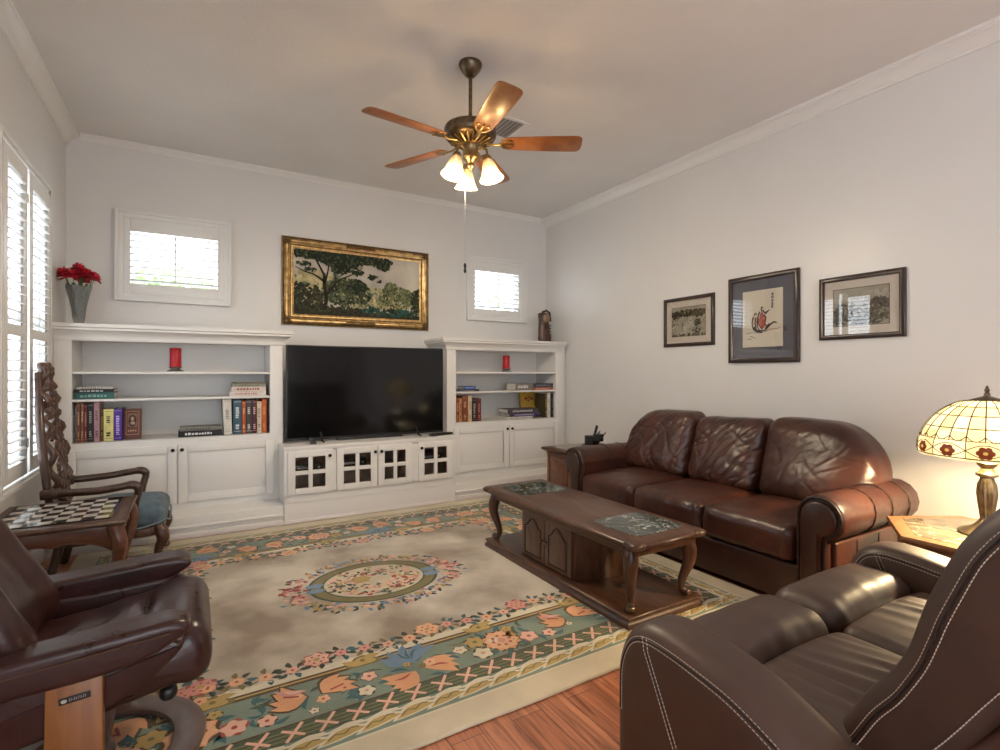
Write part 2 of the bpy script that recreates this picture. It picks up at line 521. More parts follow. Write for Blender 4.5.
# shuttered windows
def shutter_window(name, M, W, Hh, panels, rails, cas=0.045, cw=0.03, tilt=12, st=0.045, TH=0.14, rod=True, pitch=0.052, clear_hinge=True):
    """panels: [(u0,u1)], rails: [(v0,v1)...] solid rails; louvres fill between them. Built in a wall frame u right, v up, w into room."""
    root = bpy.data.objects.new(name, None); COL.objects.link(root)
    root.location = M @ Vector((W/2, 0, 0)); root['kind'] = 'structure'
    def put(pn, fn, mat):
        mb = MB(); mb.T = M; fn(mb); return part(pn, mb, mat, root)
    def casing(mb):
        for a, b_, c, d, w in ((0, cas, 0, Hh, cw), (W-cas, W, 0, Hh, cw), (cas, W-cas, 0, cas, cw), (cas, W-cas, Hh-cas, Hh, cw)):
            mb.rbox(a, b_, c, d, 0, w, 0.004)
        e = 0.012
        for a, b_, c, d in ((-e, 0.012, -e, Hh+e), (W-0.012, W+e, -e, Hh+e), (0.012, W-0.012, -e, 0.012), (0.012, W-0.012, Hh-0.012, Hh+e)):
            mb.rbox(a, b_, c, d, 0, cw+0.012, 0.004)
    put('window_casing', casing, M_SHUT)
    def reveal(mb):
        t = 0.012
        a, b_, c, d = cas, W-cas, cas, Hh-cas
        mb.box(a-t, a, c-t, d+t, -TH, 0.0); mb.box(b_, b_+t, c-t, d+t, -TH, 0.0)
        mb.box(a, b_, c-t, c, -TH, 0.0); mb.box(a, b_, d, d+t, -TH, 0.0)
    put('window_reveal', reveal, M_SHUT)
    def sash(mb):
        a, b_, c, d = cas, W-cas, cas, Hh-cas; s_ = 0.035
        z0, z1 = -TH+0.01, -TH+0.04
        mb.box(a, a+s_, c, d, z0, z1); mb.box(b_-s_, b_, c, d, z0, z1); mb.box(a+s_, b_-s_, c, c+s_, z0, z1); mb.box(a+s_, b_-s_, d-s_, d, z0, z1)
        if Hh > 1.2: mb.box(a+s_, b_-s_, (c+d)/2-0.02, (c+d)/2+0.02, z0, z1)
    put('window_sash', sash, M_SHUT)
    put('window_pane', lambda mb: mb.box(cas+0.03, W-cas-0.03, cas+0.03, Hh-cas-0.03, -TH+0.022, -TH+0.026), M_GLASS)
    for (a, b_) in panels:
        v0, v1 = rails[0][0], rails[-1][1]
        w0, w1 = -0.004, 0.026
        def frame(mb):
            mb.rbox(a, a+st, v0, v1, w0, w1, 0.003); mb.rbox(b_-st, b_, v0, v1, w0, w1, 0.003)
            for c, d in rails: mb.rbox(a+st, b_-st, c, d, w0, w1, 0.003)
        pn = put('shutter_panel', frame, M_SHUT)
        def louv(mb):
            for k in range(len(rails)-1):
                lo, hi = rails[k][1], rails[k+1][0]
                n = max(1, round((hi-lo)/pitch)); p = (hi-lo)/n
                for i in range(n):
                    cv = lo + p*(i+0.5)
                    t = R(tilt)
                    pr = []
                    for q in range(10):
                        g = 2*PI*q/10
                        x, y = 0.030*math.cos(g), 0.0045*math.sin(g)
                        pr.append((cv + x*math.sin(t) + y*math.cos(t), 0.011 + x*math.cos(t) - y*math.sin(t)))
                    mb.grid([[Vector((u, c, w)) for c, w in pr] for u in (a+st+0.001, b_-st-0.001)], 0, True, closed_u=True, cap=True)
        mb = MB(); mb.T = M; louv(mb); part('louvers', mb, M_SHUT, pn)
        if rod:
            mb = MB(); mb.T = M
            for k in range(len(rails)-1):
                lo, hi = rails[k][1], rails[k+1][0]
                mb.rbox((a+b_)/2-0.005, (a+b_)/2+0.005, lo+0.03, hi-0.012, 0.040, 0.050, 0.002)
            part('tilt_rod', mb, M_SHUT, pn)
        mb = MB(); mb.T = M
        for v in (v0+0.1*(v1-v0), v0+0.9*(v1-v0)):
            for e in ((b_-0.006, b_+0.008),):
                mb.box(e[0], e[1], v-0.025, v+0.025, 0.024, 0.030)
        part('hinge', mb, M_SHUT, pn)
    return root
shutter_window('window_1', left_M(3.46, 0.575), 1.03, 1.85, [(0.030, 0.455), (0.505, 1.0)], [(0.05, 0.132), (0.828, 0.885), (1.715, 1.80)], cas=0.03, cw=0.016, tilt=-12, rod=False, st=0.07, TH=0.07)
shutter_window('window_2', back_M(-0.54, 1.79), 0.795, 0.70, [(0.045, 0.75)], [(0.045, 0.13), (0.55, 0.655)], tilt=10)
shutter_window('window_3', back_M(2.58, 1.795), 0.76, 0.69, [(0.045, 0.715)], [(0.045, 0.122), (0.545, 0.645)], tilt=10)
# unseen glazed opening, added behind the camera position to bring in more daylight
root = bpy.data.objects.new('added_daylight_opening', None); COL.objects.link(root); root['kind'] = 'structure'; root.location = (XL, -2.4, 0)
m = MB()
for a, b_ in ((LIGHT_GAP[0], LIGHT_GAP[0]+0.06), (-2.46, -2.38), (LIGHT_GAP[1]-0.06, LIGHT_GAP[1])): m.box(XL-0.10, XL-0.03, a, b_, LIGHT_GAP[2], LIGHT_GAP[3])
m.box(XL-0.10, XL-0.03, LIGHT_GAP[0], LIGHT_GAP[1], LIGHT_GAP[2], LIGHT_GAP[2]+0.06); m.box(XL-0.10, XL-0.03, LIGHT_GAP[0], LIGHT_GAP[1], LIGHT_GAP[3]-0.06, LIGHT_GAP[3])
part('added_opening_frame', m, M_SHUT, root)
m = MB(); m.box(XL-0.07, XL-0.065, LIGHT_GAP[0]+0.06, LIGHT_GAP[1]-0.06, LIGHT_GAP[2]+0.06, LIGHT_GAP[3]-0.06); part('door_pane', m, M_GLASS, root)

# ================================================================ BUILT-INS
def raised_door(mb, x0, x1, z0, z1, y, th=0.02):
    """raised panel cabinet door, front face at y (facing -y)"""
    f = 0.062
    mb.rbox(x0, x1, y+0.012, y+th, z0, z1, 0.002)
    for a, b_, c, d in ((x0, x0+f, z0, z1), (x1-f, x1, z0, z1), (x0+f, x1-f, z0, z0+f), (x0+f, x1-f, z1-f, z1)):
        mb.rbox(a, b_, y, y+0.016, c, d, 0.005)
    g = 0.028
    a, b_, c, d = x0+f+0.006, x1-f-0.006, z0+f+0.006, z1-f-0.006
    rows = [[(a, y+0.013, c), (b_, y+0.013, c), (b_, y+0.013, d), (a, y+0.013, d)],
            [(a+g, y+0.001, c+g), (b_-g, y+0.001, c+g), (b_-g, y+0.001, d-g), (a+g, y+0.001, d-g)]]
    mb.grid(rows, 0, False, closed_u=True, cap=True)
def knob(x, y, z, parent):
    mb = MB(); M = frame_M((x, y, z), (1, 0, 0), (0, 0, 1), (0, -1, 0))
    mb.lathe([(0.0, 0), (0.006, 0), (0.006, 0.008), (0.013, 0.014), (0.014, 0.02), (0.009, 0.026), (0, 0.027)], n=14, M=M)
    part('knob', mb, M_KNOB, parent)
YF = 4.66
CRC = [(0.0, 0.115), (0.012, 0.115), (0.016, 0.098), (0.016, 0.088), (0.028, 0.075), (0.046, 0.052), (0.062, 0.044), (0.062, 0.03), (0.075, 0.024), (0.075, 0.0), (0.0, 0.0)]
def bookcase(label, x0, x1, ret, door_split):
    """ret: which end shows the returning crown: +1 right, -1 left"""
    rt = thing('built_in_bookcase', label, 'bookcase', ((x0+x1)/2, 4.85, 0))
    zt = 1.43; st = 0.10
    m = MB()
    m.box(x0, x0+0.02, YF+0.02, YB-0.002, 0.15, 1.44); m.box(x1-0.02, x1, YF+0.02, YB-0.002, 0.15, 1.44)
    m.rbox(x0, x0+st, YF, YF+0.02, 0.15, 1.45, 0.002); m.rbox(x1-st, x1, YF, YF+0.02, 0.15, 1.45, 0.002)
    m.box(x0+st-0.02, x0+st, YF+0.02, YB-0.03, 0.70, 1.44); m.box(x1-st, x1-st+0.02, YF+0.02, YB-0.03, 0.70, 1.44)
    m.box(x0+st, x1-st, YF, YF+0.02, 0.648, 0.70); m.box(x0+st, x1-st, YF, YF+0.02, 1.43, 1.45); m.box(x0+st, x1-st, YF, YF+0.02, 0.15, 0.205)
    m.box(x0+0.02, x1-0.02, YB-0.03, YB-0.012, 0.15, 1.44)
    m.box(door_split-0.03, door_split+0.03, YF, YF+0.018, 0.2, 0.65)
    part('carcass', m, M_CAB, rt)
    m = MB(); m.rbox(x0+0.02, x1-0.02, YF+0.002, YB-0.03, 0.68, 0.70, 0.003); part('lower_shelf', m, M_CAB, rt)
    for z in (0.993, 1.192):
        m = MB(); m.rbox(x0+st, x1-st, YF+0.012, YB-0.03, z, z+0.018, 0.003); part('shelf', m, M_CAB, rt)
    # top slab and crown
    m = MB(); xa = x0; xb = x1
    if ret > 0: xb = x1+0.0
    m.box(x0, x1, YF, YB-0.002, 1.44, 1.545); part('top_slab', m, M_CAB, rt)
    m = MB()
    zc = 1.548
    corner = []
    if ret > 0: path = [(x0, YF, 0, 1), (x1, YF, 1, 1), (x1, YB-0.002, 1, 0)]
    else: path = [(x0, YB-0.002, 1, 0), (x0, YF, 1, 1), (x1, YF, 0, 1)]
    rows = []
    for (px_, py_, ex, ey) in path:
        sx = (1 if ret > 0 else -1)*ex
        rows.append([(px_ + sx*w, py_ - ey*w, zc - d) for w, d in CRC])
    m.grid(rows, 0, False, closed_u=True, cap=True)
    part('crown_moulding', m, M_CAB, rt)
    # doors
    for a, b_, kx in ((x0+0.065, door_split-0.003, door_split-0.03), (door_split+0.003, x1-0.072, door_split+0.03)):
        m = MB(); raised_door(m, a, b_, 0.203, 0.650, YF-0.02); d = part('door', m, M_CAB, rt)
        knob(kx, YF-0.02, 0.613, d)
    return rt
def ledge(rt, x0, x1):
    m = MB()
    m.rbox(x0, x1, 4.375, YB-0.002, 0.09, 0.152, 0.003)
    part('plinth', m, M_CAB, rt)
    m = MB()
    m.rbox(x0, x1, 4.352, YB-0.1, 0.0, 0.045, 0.004)
    m.rbox(x0, x1, 4.362, YB-0.1, 0.045, 0.075, 0.006)
    m.rbox(x0, x1, 4.346, YB-0.1, 0.075, 0.094, 0.006)
    part('base_moulding', m, M_CAB, rt)
bl = bookcase('white built-in bookcase left of the television, under the wider window', XL+0.002, 0.634, 1, -0.118)
ledge(bl, XL+0.002, 0.600)
br_ = bookcase('white built-in bookcase right of the television, in the corner', 2.146, 3.585, -1, 2.858)
ledge(br_, 2.094, XR-0.02)
m = MB(); m.box(3.585, XR-0.002, YF+0.05, YF+0.07, 0.15, 1.5); part('filler_strip', m, M_CAB, br_)

mc = thing('media_cabinet', 'low white built-in cabinet with glass-paned doors under the television', 'cabinet', (1.34, 4.7, 0))
CX0, CX1, CY = 0.602, 2.092, 4.357
m = MB()
m.box(CX0, CX0+0.02, CY+0.02, 4.655, 0.15, 0.59); m.box(0.64, 0.66, 4.655, YB-0.002, 0.15, 0.59); m.box(CX1-0.02, CX1, CY+0.02, YB-0.002, 0.15, 0.59)
m.box(0.64, CX1-0.02, YB-0.05, YB-0.03, 0.15, 0.59); m.box(0.64, CX1-0.02, CY+0.02, YB-0.05, 0.16, 0.20)
m.rbox(CX0, 0.628, CY, CY+0.02, 0.165, 0.59, 0.002); m.rbox(2.058, CX1, CY, CY+0.02, 0.165, 0.59, 0.002)
for x in (0.986, 1.69): m.box(x-0.034, x+0.034, CY, CY+0.02, 0.225, 0.578)
m.box(0.628, 2.058, CY, CY+0.02, 0.165, 0.235); m.box(0.628, 2.058, CY, CY+0.02, 0.57, 0.59)
part('carcass', m, M_CAB, mc)
m = MB(); m.box(0.66, CX1-0.03, 4.735, 4.75, 0.2, 0.585); m.box(0.66, CX1-0.03, CY+0.03, YB-0.06, 0.202, 0.21); m.box(0.66, CX1-0.03, CY+0.07, YB-0.07, 0.375, 0.39)
m.box(0.66, 0.668, CY+0.022, YB-0.06, 0.2, 0.585); m.box(CX1-0.03, CX1-0.021, CY+0.022, YB-0.06, 0.2, 0.585); m.box(0.66, CX1-0.03, CY+0.022, YB-0.06, 0.58, 0.587)
for x in (0.986, 1.69): m.box(x-0.009, x+0.009, CY+0.022, YB-0.062, 0.2, 0.585)
part('interior', m, M_DARKINT, mc)
m = MB(); m.rbox(CX0-0.004, CX1+0.004, CY-0.006, 4.655, 0.588, 0.612, 0.004); m.box(0.64, CX1+0.004, 4.64, YB-0.002, 0.588, 0.612); part('top_slab', m, M_CAB, mc)
m = MB(); m.rbox(CX0+0.002, CX1-0.002, CY+0.006, CY+0.03, 0.0, 0.165, 0.003); m.rbox(CX0+0.002, CX1-0.002, CY-0.004, CY+0.02, 0.0, 0.018, 0.003); m.rbox(CX0+0.002, CX1-0.002, CY+0.001, CY+0.02, 0.016, 0.028, 0.003); part('plinth', m, M_CAB, mc)
for x0, x1, kx in ((0.626, 0.970, 0.945), (1.004, 1.345, 1.322), (1.352, 1.657, 1.376), (1.720, 2.055, 1.744)):
    m = MB(); y = CY-0.02; z0, z1 = 0.231, 0.574; f = 0.056; mu = 0.016
    xm = (x0+x1)/2; zm = (z0+z1)/2
    for a, b_, c, d in ((x0, x0+f, z0, z1), (x1-f, x1, z0, z1), (x0+f, x1-f, z0, z0+f*0.86), (x0+f, x1-f, z1-f*0.86, z1), (xm-mu, xm+mu, z0+f*0.86, z1-f*0.86), (x0+f, xm-mu, zm-mu, zm+mu), (xm+mu, x1-f, zm-mu, zm+mu)):
        m.rbox(a, b_, y, y+0.019, c, d, 0.003)
    dr = part('door', m, M_CAB, mc)
    m = MB(); m.box(x0+f-0.006, x1-f+0.006, y+0.010, y+0.013, z0+0.05, z1-0.05); part('glass_pane', m, M_GLASS, dr)
    knob(kx, y, 0.528, dr)
# media boxes dimly seen behind the glass
for x, z, w, h, c in ((1.05, 0.392, 0.24, 0.07, 'disc_player'), (0.70, 0.392, 0.22, 0.05, 'set_top_box'), (1.78, 0.392, 0.22, 0.06, 'disc_player')):
    m = MB(); m.rbox(x, x+w, 4.47, 4.70, z, z+h, 0.006); m.box(x+0.02, x+w*0.6, 4.468, 4.471, z+h*0.35, z+h*0.6, 1); m.lathe([(0, 0), (0.010, 0), (0.010, 0.008), (0, 0.008)], n=12, mat=1, M=frame_M((x+w*0.85, 4.47, z+h/2), (1, 0, 0), (0, 0, 1), (0, -1, 0)))
    solo(c, m, [M_BLACK, M_SILVER], (x+w/2, 4.58, z), {0.70: 'slim dark box behind the leftmost glass door of the media cabinet', 1.05: 'dark player behind the second glass door of the media cabinet', 1.78: 'dark player behind the rightmost glass door of the media cabinet'}[x], 'player')

# television
tv = thing('television', 'large black flat screen television on the white media cabinet', 'television', (1.365, 4.62, 0.612))
m = MB(); m.rbox(0.65, 2.08, 4.605, 4.632, 0.628, 1.437, 0.004); part('bezel', m, M_BLACK, tv)
m = MB(); m.box(0.659, 2.071, 4.6035, 4.606, 0.648, 1.429)
mm, nt, b = new_mat('dark_screen'); b.inputs['Base Color'].default_value = (0.004, 0.004, 0.0045, 1); b.inputs['Roughness'].default_value = 0.10; b.inputs['Specular IOR Level'].default_value = 0.32
part('screen', m, mm, tv)
m = MB(); m.rbox(0.85, 1.88, 4.63, 4.67, 0.72, 1.25, 0.015); part('back_housing', m, M_BLACK, tv)
for x in (0.93, 1.80):
    m = MB(); m.tube([(x, 4.62, 0.70), (x, 4.55, 0.625), (x, 4.48, 0.6175)], [0.011, 0.009, 0.0055], 8); m.tube([(x, 4.62, 0.70), (x, 4.70, 0.625), (x, 4.76, 0.6175)], [0.011, 0.009, 0.0055], 8); part('foot', m, M_BLACK, tv)
m = MB(); m.rbox(1.07, 1.66, 4.585, 4.66, 0.612, 0.632, 0.004); part('stand_bar', m, M_BLACK, tv)
rc = thing('remote_control', 'black remote control lying by the right foot of the television', 'remote', (2.00, 4.475, 0.612))
m = MB(); m.T = Matrix.Translation((2.00, 4.475, 0.612)) @ Matrix.Rotation(R(15), 4, 'Z'); m.rbox(-0.13, 0.13, -0.024, 0.024, 0.0005, 0.022, 0.008); part('casing', m, M_BLACK, rc)
m = MB(); m.T = Matrix.Translation((2.00, 4.475, 0.612)) @ Matrix.Rotation(R(15), 4, 'Z')
for i in range(7):
    for j in range(3): m.rbox(-0.11+i*0.03, -0.095+i*0.03, -0.017+j*0.013, -0.009+j*0.013, 0.021, 0.0245, 0.002)
part('buttons', m, M_RUBBER, rc)
sp = thing('sensor_puck', 'small black sensor on the cabinet edge by the left foot of the television', 'sensor', (0.845, 4.46, 0.612))
m = MB(); m.rbox(0.815, 0.865, 4.435, 4.475, 0.612, 0.630, 0.005); part('base', m, M_BLACK, sp)
m = MB(); m.T = Matrix.Translation((0.83, 4.455, 0.645)) @ Matrix.Rotation(R(25), 4, 'Y'); m.rbox(-0.028, 0.028, -0.017, 0.017, -0.016, 0.016, 0.007); part('sensor_head', m, M_BLACK, sp)

# ================================================================ SHELF CONTENTS
BOOKM = {}
def bookmat(c):
    k = tuple(c)
    if k not in BOOKM: BOOKM[k] = plain('book_cloth', srgb(*c), 0.55, var=0.1, vscale=30)
    return BOOKM[k]
def book(label, x0, x1, y0, z0, h, dep, col, band=None, group=None, lying=False, cover=None, tilt=0, bcount=2):
    """upright: spine faces -y, x0..x1 thickness, h tall, dep deep; lying: x0..x1 length, h thickness"""
    cx = (x0+x1)/2
    rt = thing('book', label, 'book', (cx, y0+dep/2, z0), group)
    mc_ = bookmat(col); w = x1-x0
    T = Matrix.Translation((cx, y0+dep/2, z0)) @ Matrix.Rotation(R(tilt), 4, 'Y')
    a = min(0.004, w*0.16, h*0.16)
    m = MB(); m.T = T
    if not lying:
        m.box(-w/2, -w/2+a, -dep/2, dep/2, 0.0005, h); m.box(w/2-a, w/2, -dep/2, dep/2, 0.0005, h)
        m.rbox(-w/2, w/2, -dep/2-0.002, -dep/2+0.006, 0.0005, h, min(0.004, w*0.2))
    else:
        m.box(-w/2, w/2, -dep/2, dep/2, 0.0005, a); m.box(-w/2, w/2, -dep/2, dep/2, h-a, h)
        m.rbox(-w/2, w/2, -dep/2-0.002, -dep/2+0.006, 0.0005, h, min(0.004, h*0.2))
    part('cover', m, mc_, rt)
    m = MB(); m.T = T
    if not lying: m.box(-w/2+a, w/2-a, -dep/2+0.006, dep/2-0.004, 0.004, h-0.004)
    else: m.box(-w/2+0.004, w/2-0.004, -dep/2+0.006, dep/2-0.004, a, h-a)
    part('pages', m, M_WHITEP, rt)
    if band:
        m = MB(); m.T = T; bm_ = bookmat(band); y = -dep/2-0.0024
        rr = random.Random(int(cx*1000))
        if not lying:
            for k in range(bcount):
                zc = h*(0.78 - 0.5*k/(max(1, bcount-1)) if bcount > 1 else 0.7)
                n = rr.randint(4, 7); zz = zc
                for q in range(n):
                    l = rr.uniform(0.006, 0.014)
                    if zz-l < h*0.12: break
                    m.box(-w*0.22, w*0.22*rr.uniform(0.5, 1), y, y+0.0006, zz-l, zz); zz -= l+0.005
            m.box(-w*0.42, w*0.42, y, y+0.0006, h*0.08, h*0.09); m.box(-w*0.42, w*0.42, y, y+0.0006, h*0.93, h*0.94)
        else:
            x = -w*0.35
            while x < w*0.25:
                l = rr.uniform(0.008, 0.02); m.box(x, x+l, y, y+0.0006, h*0.3, h*rr.uniform(0.6, 0.72)); x += l+0.006
        part('spine_lettering', m, bm_, rt)
    return rt
YS = 4.70
G1 = 'upright books at the left end of the window-side bookcase'
for lab, x0, x1, y, h, c, b_ in (
    ('slim grey-blue book, first upright from the left post of the window-side bookcase', -0.749, -0.741, YS+.03, .25, (96, 104, 112), (190, 190, 190)),
    ('narrow pale grey book between the grey-blue book and the rust-brown books', -0.740, -0.7305, YS+.02, .265, (150, 152, 156), (70, 70, 80)),
    ('rust-brown book second to rise to full height at the left of the window-side bookcase', -0.7295, -0.709, YS, .283, (112, 66, 50), (200, 160, 110)),
    ('lighter brown book right of the rust-brown one on the window-side bookcase', -0.708, -0.691, YS+.01, .284, (134, 84, 62), (220, 190, 150)),
    ('dark red book between the brown books and the black books', -0.690, -0.669, YS+.01, .276, (104, 36, 40), (190, 130, 120)),
    ('wide black book with worn spine lettering, upright on the window-side bookcase', -0.668, -0.633, YS, .284, (30, 27, 28), (150, 150, 140)),
    ('dusty pink book rising tallest beside the black book', -0.631, -0.599, YS-.005, .288, (172, 132, 138), (120, 80, 90)),
    ('short olive-brown book between the pink and the yellow book', -0.597, -0.578, YS+.02, .232, (98, 78, 42), (200, 170, 80)),
    ('pale yellow book with black title marks on its spine', -0.576, -0.518, YS, .234, (216, 206, 132), (40, 40, 30)),
    ('bright purple book with pale lettering on its spine', -0.516, -0.467, YS, .236, (72, 42, 138), (190, 170, 230))):
    book(lab, x0, x1, y, 0.701, h, 0.2, c, b_, G1)
# book shown by its cover: brown-red board with an oval portrait
cb = thing('book', 'brown-red book standing cover forward with a dark portrait window', 'book', (-0.41, 4.74, 0.701), G1)
m = MB(); T = Matrix.Translation((-0.411, 4.745, 0.7045)) @ Matrix.Rotation(R(-7), 4, 'X') @ Matrix.Diagonal((0.80, 1, 1, 1)); m.T = T; m.rbox(-0.062, 0.072, -0.02, -0.012, 0.0, 0.225, 0.003); m.rbox(-0.062, 0.072, 0.014, 0.02, 0.0, 0.225, 0.003); m.rbox(-0.065, -0.058, -0.02, 0.02, 0, 0.225, 0.003)
part('cover', m, bookmat((92, 48, 38)), cb)
m = MB(); m.T = T; m.box(-0.058, 0.068, -0.012, 0.014, 0.004, 0.221); part('pages', m, M_WHITEP, cb)
m = MB(); m.T = T; yy = -0.0205
for a, b_, c, d in ((-0.046, 0.056, 0.204, 0.208), (-0.046, 0.056, 0.03, 0.034), (-0.046, -0.042, 0.034, 0.204), (0.052, 0.056, 0.034, 0.204)): m.box(a, b_, yy, yy+.0008, c, d)
m.box(-0.034, 0.044, yy, yy+.0008, 0.09, 0.19, 1)
for k, (cx, cz, rx, rz, mi) in enumerate(((0.004, 0.135, 0.031, 0.045, 2), (0.004, 0.15, 0.013, 0.016, 0), (0.008, 0.118, 0.018, 0.012, 0))):
    m.poly([(cx+rx*math.cos(t*PI/8), yy-.0003-k*.0002, cz+rz*math.sin(t*PI/8)) for t in range(16)], mi)
for k in range(4): m.box(-0.03+k*.018, -0.018+k*.018, yy, yy+.0008, 0.055, 0.066)
part('cover_portrait', m, [bookmat((178, 140, 110)), bookmat((130, 90, 66)), bookmat((34, 22, 20))], cb)
G2 = 'stacked books on the middle shelf of the window-side bookcase'
book('teal book lying at the bottom of the stack at the left of the middle shelf', -0.745, -0.512, 4.70, 1.0115, .046, .19, (44, 92, 88), (120, 160, 150), G2, True)
book('black book with pale title lying directly on the teal book', -0.748, -0.515, 4.705, 1.058, .024, .185, (26, 28, 30), (200, 200, 200), G2, True)
book('thin pale grey book topmost on the stack that starts with the teal book', -0.735, -0.53, 4.71, 1.0825, .018, .18, (186, 184, 178), (90, 70, 80), G2, True)
G3 = 'pale books lying at the right of the middle shelf'
book('white book with pink end, lowest of the pale stack on the middle shelf', 0.238, 0.508, 4.70, 1.0115, .036, .19, (214, 204, 196), (190, 120, 120), G3, True)
book('cream book with red title, second in the pale stack on the middle shelf', 0.252, 0.508, 4.71, 1.048, .040, .19, (216, 202, 190), (150, 50, 55), G3, True)
book('thin grey-green book third from the bottom of the pale stack', 0.27, 0.508, 4.705, 1.0885, .020, .19, (150, 146, 132), (90, 90, 80), G3, True)
book('thin olive-backed book topmost on the pale stack', 0.262, 0.508, 4.72, 1.109, .014, .18, (120, 112, 92), None, G3, True)
G4 = 'books at the right end of the lowest shelf of the window-side bookcase'
book('black book with white title lying by the leaning white binder', -0.115, 0.185, 4.70, 0.701, .045, .19, (24, 23, 25), (225, 225, 225), G4, True)
book('grey book lying on top of the black book with white title', -0.105, 0.180, 4.705, 0.7465, .028, .18, (128, 124, 118), (70, 70, 70), G4, True)
book('tall white binder leaning against the teal-blue book', 0.200, 0.258, 4.70, 0.702, .288, .21, (214, 208, 198), (150, 146, 140), G4, tilt=-2.5, bcount=1)
book('wide teal-blue book with white marks on its spine', 0.264, 0.326, 4.70, 0.701, .282, .2, (58, 88, 104), (220, 225, 230), G4)
book('narrow orange-red book right of the teal-blue book', 0.329, 0.356, 4.705, 0.701, .270, .19, (186, 88, 48), (240, 200, 160), G4)
book('dark charcoal book between the orange-red and the maroon book', 0.357, 0.401, 4.70, 0.701, .278, .2, (62, 56, 56), (200, 200, 195), G4)
book('maroon book with pale lettering on the window-side bookcase', 0.402, 0.438, 4.70, 0.701, .278, .2, (76, 32, 44), (210, 170, 170), G4)
book('cream book between the maroon and the orange book', 0.440, 0.475, 4.71, 0.701, .262, .19, (212, 196, 172), (130, 110, 90), G4)
book('bright orange book against the right post of the window-side bookcase', 0.478, 0.511, 4.70, 0.701, .282, .2, (196, 92, 38), (230, 150, 90), G4)
# corner bookcase
G5 = 'upright books at the left of the corner bookcase'
for lab, x0, x1, y, h, c, b_ in (
    ('thin dark brown book against the left post of the corner bookcase', 2.250, 2.275, YS+.01, .26, (58, 30, 26), (150, 110, 80)),
    ('narrow rust-coloured book, second upright on the corner bookcase', 2.277, 2.308, YS+.02, .25, (134, 62, 34), (220, 170, 110)),
    ('slim tan book, third upright on the corner bookcase', 2.310, 2.338, YS+.02, .24, (190, 140, 96), (110, 60, 40)),
    ('wide chestnut-brown book in the middle of the upright row on the corner bookcase', 2.340, 2.402, YS+.01, .262, (124, 66, 44), (200, 160, 110)),
    ('cream book upright beside the chestnut-brown book', 2.404, 2.442, YS, .262, (208, 184, 150), (150, 110, 80)),
    ('short near-black book with silver marks on the corner bookcase', 2.446, 2.502, YS, .235, (42, 32, 30), (150, 150, 150)),
    ('short dark red book at the right end of the upright row', 2.504, 2.552, YS, .236, (96, 30, 26), (180, 110, 90))):
    book(lab, x0, x1, y, 0.701, h, 0.19, c, b_, G5)
G6 = 'books at the right of the corner bookcase'
book('white paperback lying lowest in the stack before the yellow book', 2.86, 3.20, 4.70, 0.701, .026, .2, (205, 198, 188), (120, 110, 130), G6, True)
book('purple-blue book lying in the middle of the stack before the yellow book', 2.90, 3.30, 4.70, 0.7275, .036, .2, (62, 52, 92), (180, 170, 190), G6, True)
book('dark grey book topmost in the stack before the yellow book', 2.88, 3.28, 4.705, 0.764, .046, .19, (72, 66, 70), (190, 186, 180), G6, True)
cb = thing('book', 'yellow book with a red-brown picture standing behind the flat stack', 'book', (3.29, 4.93, 0.701), G6)
m = MB(); m.T = Matrix.Translation((3.31, 4.94, 0.7045)) @ Matrix.Rotation(R(-6), 4, 'X'); m.rbox(-0.11, 0.09, -0.018, -0.012, 0, 0.275, 0.002); m.rbox(-0.11, 0.09, 0.012, 0.018, 0, 0.275, 0.002); m.box(-0.11, -0.104, -0.018, 0.018, 0, 0.275); part('cover', m, bookmat((206, 160, 62)), cb)
m = MB(); m.T = Matrix.Translation((3.31, 4.94, 0.7045)) @ Matrix.Rotation(R(-6), 4, 'X'); m.box(-0.104, 0.086, -0.012, 0.012, 0.004, 0.271); part('pages', m, M_WHITEP, cb)
m = MB(); m.T = Matrix.Translation((3.31, 4.94, 0.7045)) @ Matrix.Rotation(R(-6), 4, 'X')
for k, (x, z, r_) in enumerate(((-0.04, 0.20, .03), (0.0, 0.215, .022), (0.035, 0.2, .03), (-0.01, 0.18, .02))): m.poly([(x+r_*math.cos(t)*(.7+.3*math.sin(3*t+k)), -0.0185-.0002*k, z+r_*.6*math.sin(t)) for t in [2*PI*q/12 for q in range(12)]])
part('cover_picture', m, bookmat((150, 70, 30)), cb)
book('dark olive book right of the yellow book on the corner bookcase', 3.372, 3.398, 4.71, 0.701, .265, .19, (70, 62, 40), (190, 160, 60), G6)
book('tall white book near the right post of the corner bookcase', 3.400, 3.438, 4.70, 0.701, .278, .2, (210, 204, 196), (150, 150, 150), G6)
book('thin black book against the right post of the corner bookcase', 3.452, 3.480, 4.70, 0.701, .272, .2, (28, 24, 26), (110, 110, 110), G6)
G7 = 'books lying on the middle shelf of the corner bookcase'
book('flat dark book under the blue book on the middle shelf of the corner bookcase', 2.275, 2.535, 4.71, 1.0115, .022, .17, (66, 62, 74), (150, 150, 160), G7, True)
book('small bright blue book lying on the flat dark book', 2.36, 2.50, 4.72, 1.034, .030, .14, (66, 84, 146), (150, 170, 220), G7, True)
book('thick grey book lying leftmost on the middle shelf stack by the right post', 2.975, 3.195, 4.70, 1.0115, .078, .2, (122, 112, 106), (220, 215, 210), G7, True)
book('red-brown book lying lowest by the right post on the middle shelf', 3.20, 3.476, 4.70, 1.0115, .030, .2, (150, 84, 66), (210, 160, 140), G7, True)
book('dark slate book lying on top of the red-brown book by the right post', 3.205, 3.476, 4.70, 1.042, .042, .2, (62, 62, 74), (120, 120, 130), G7, True)

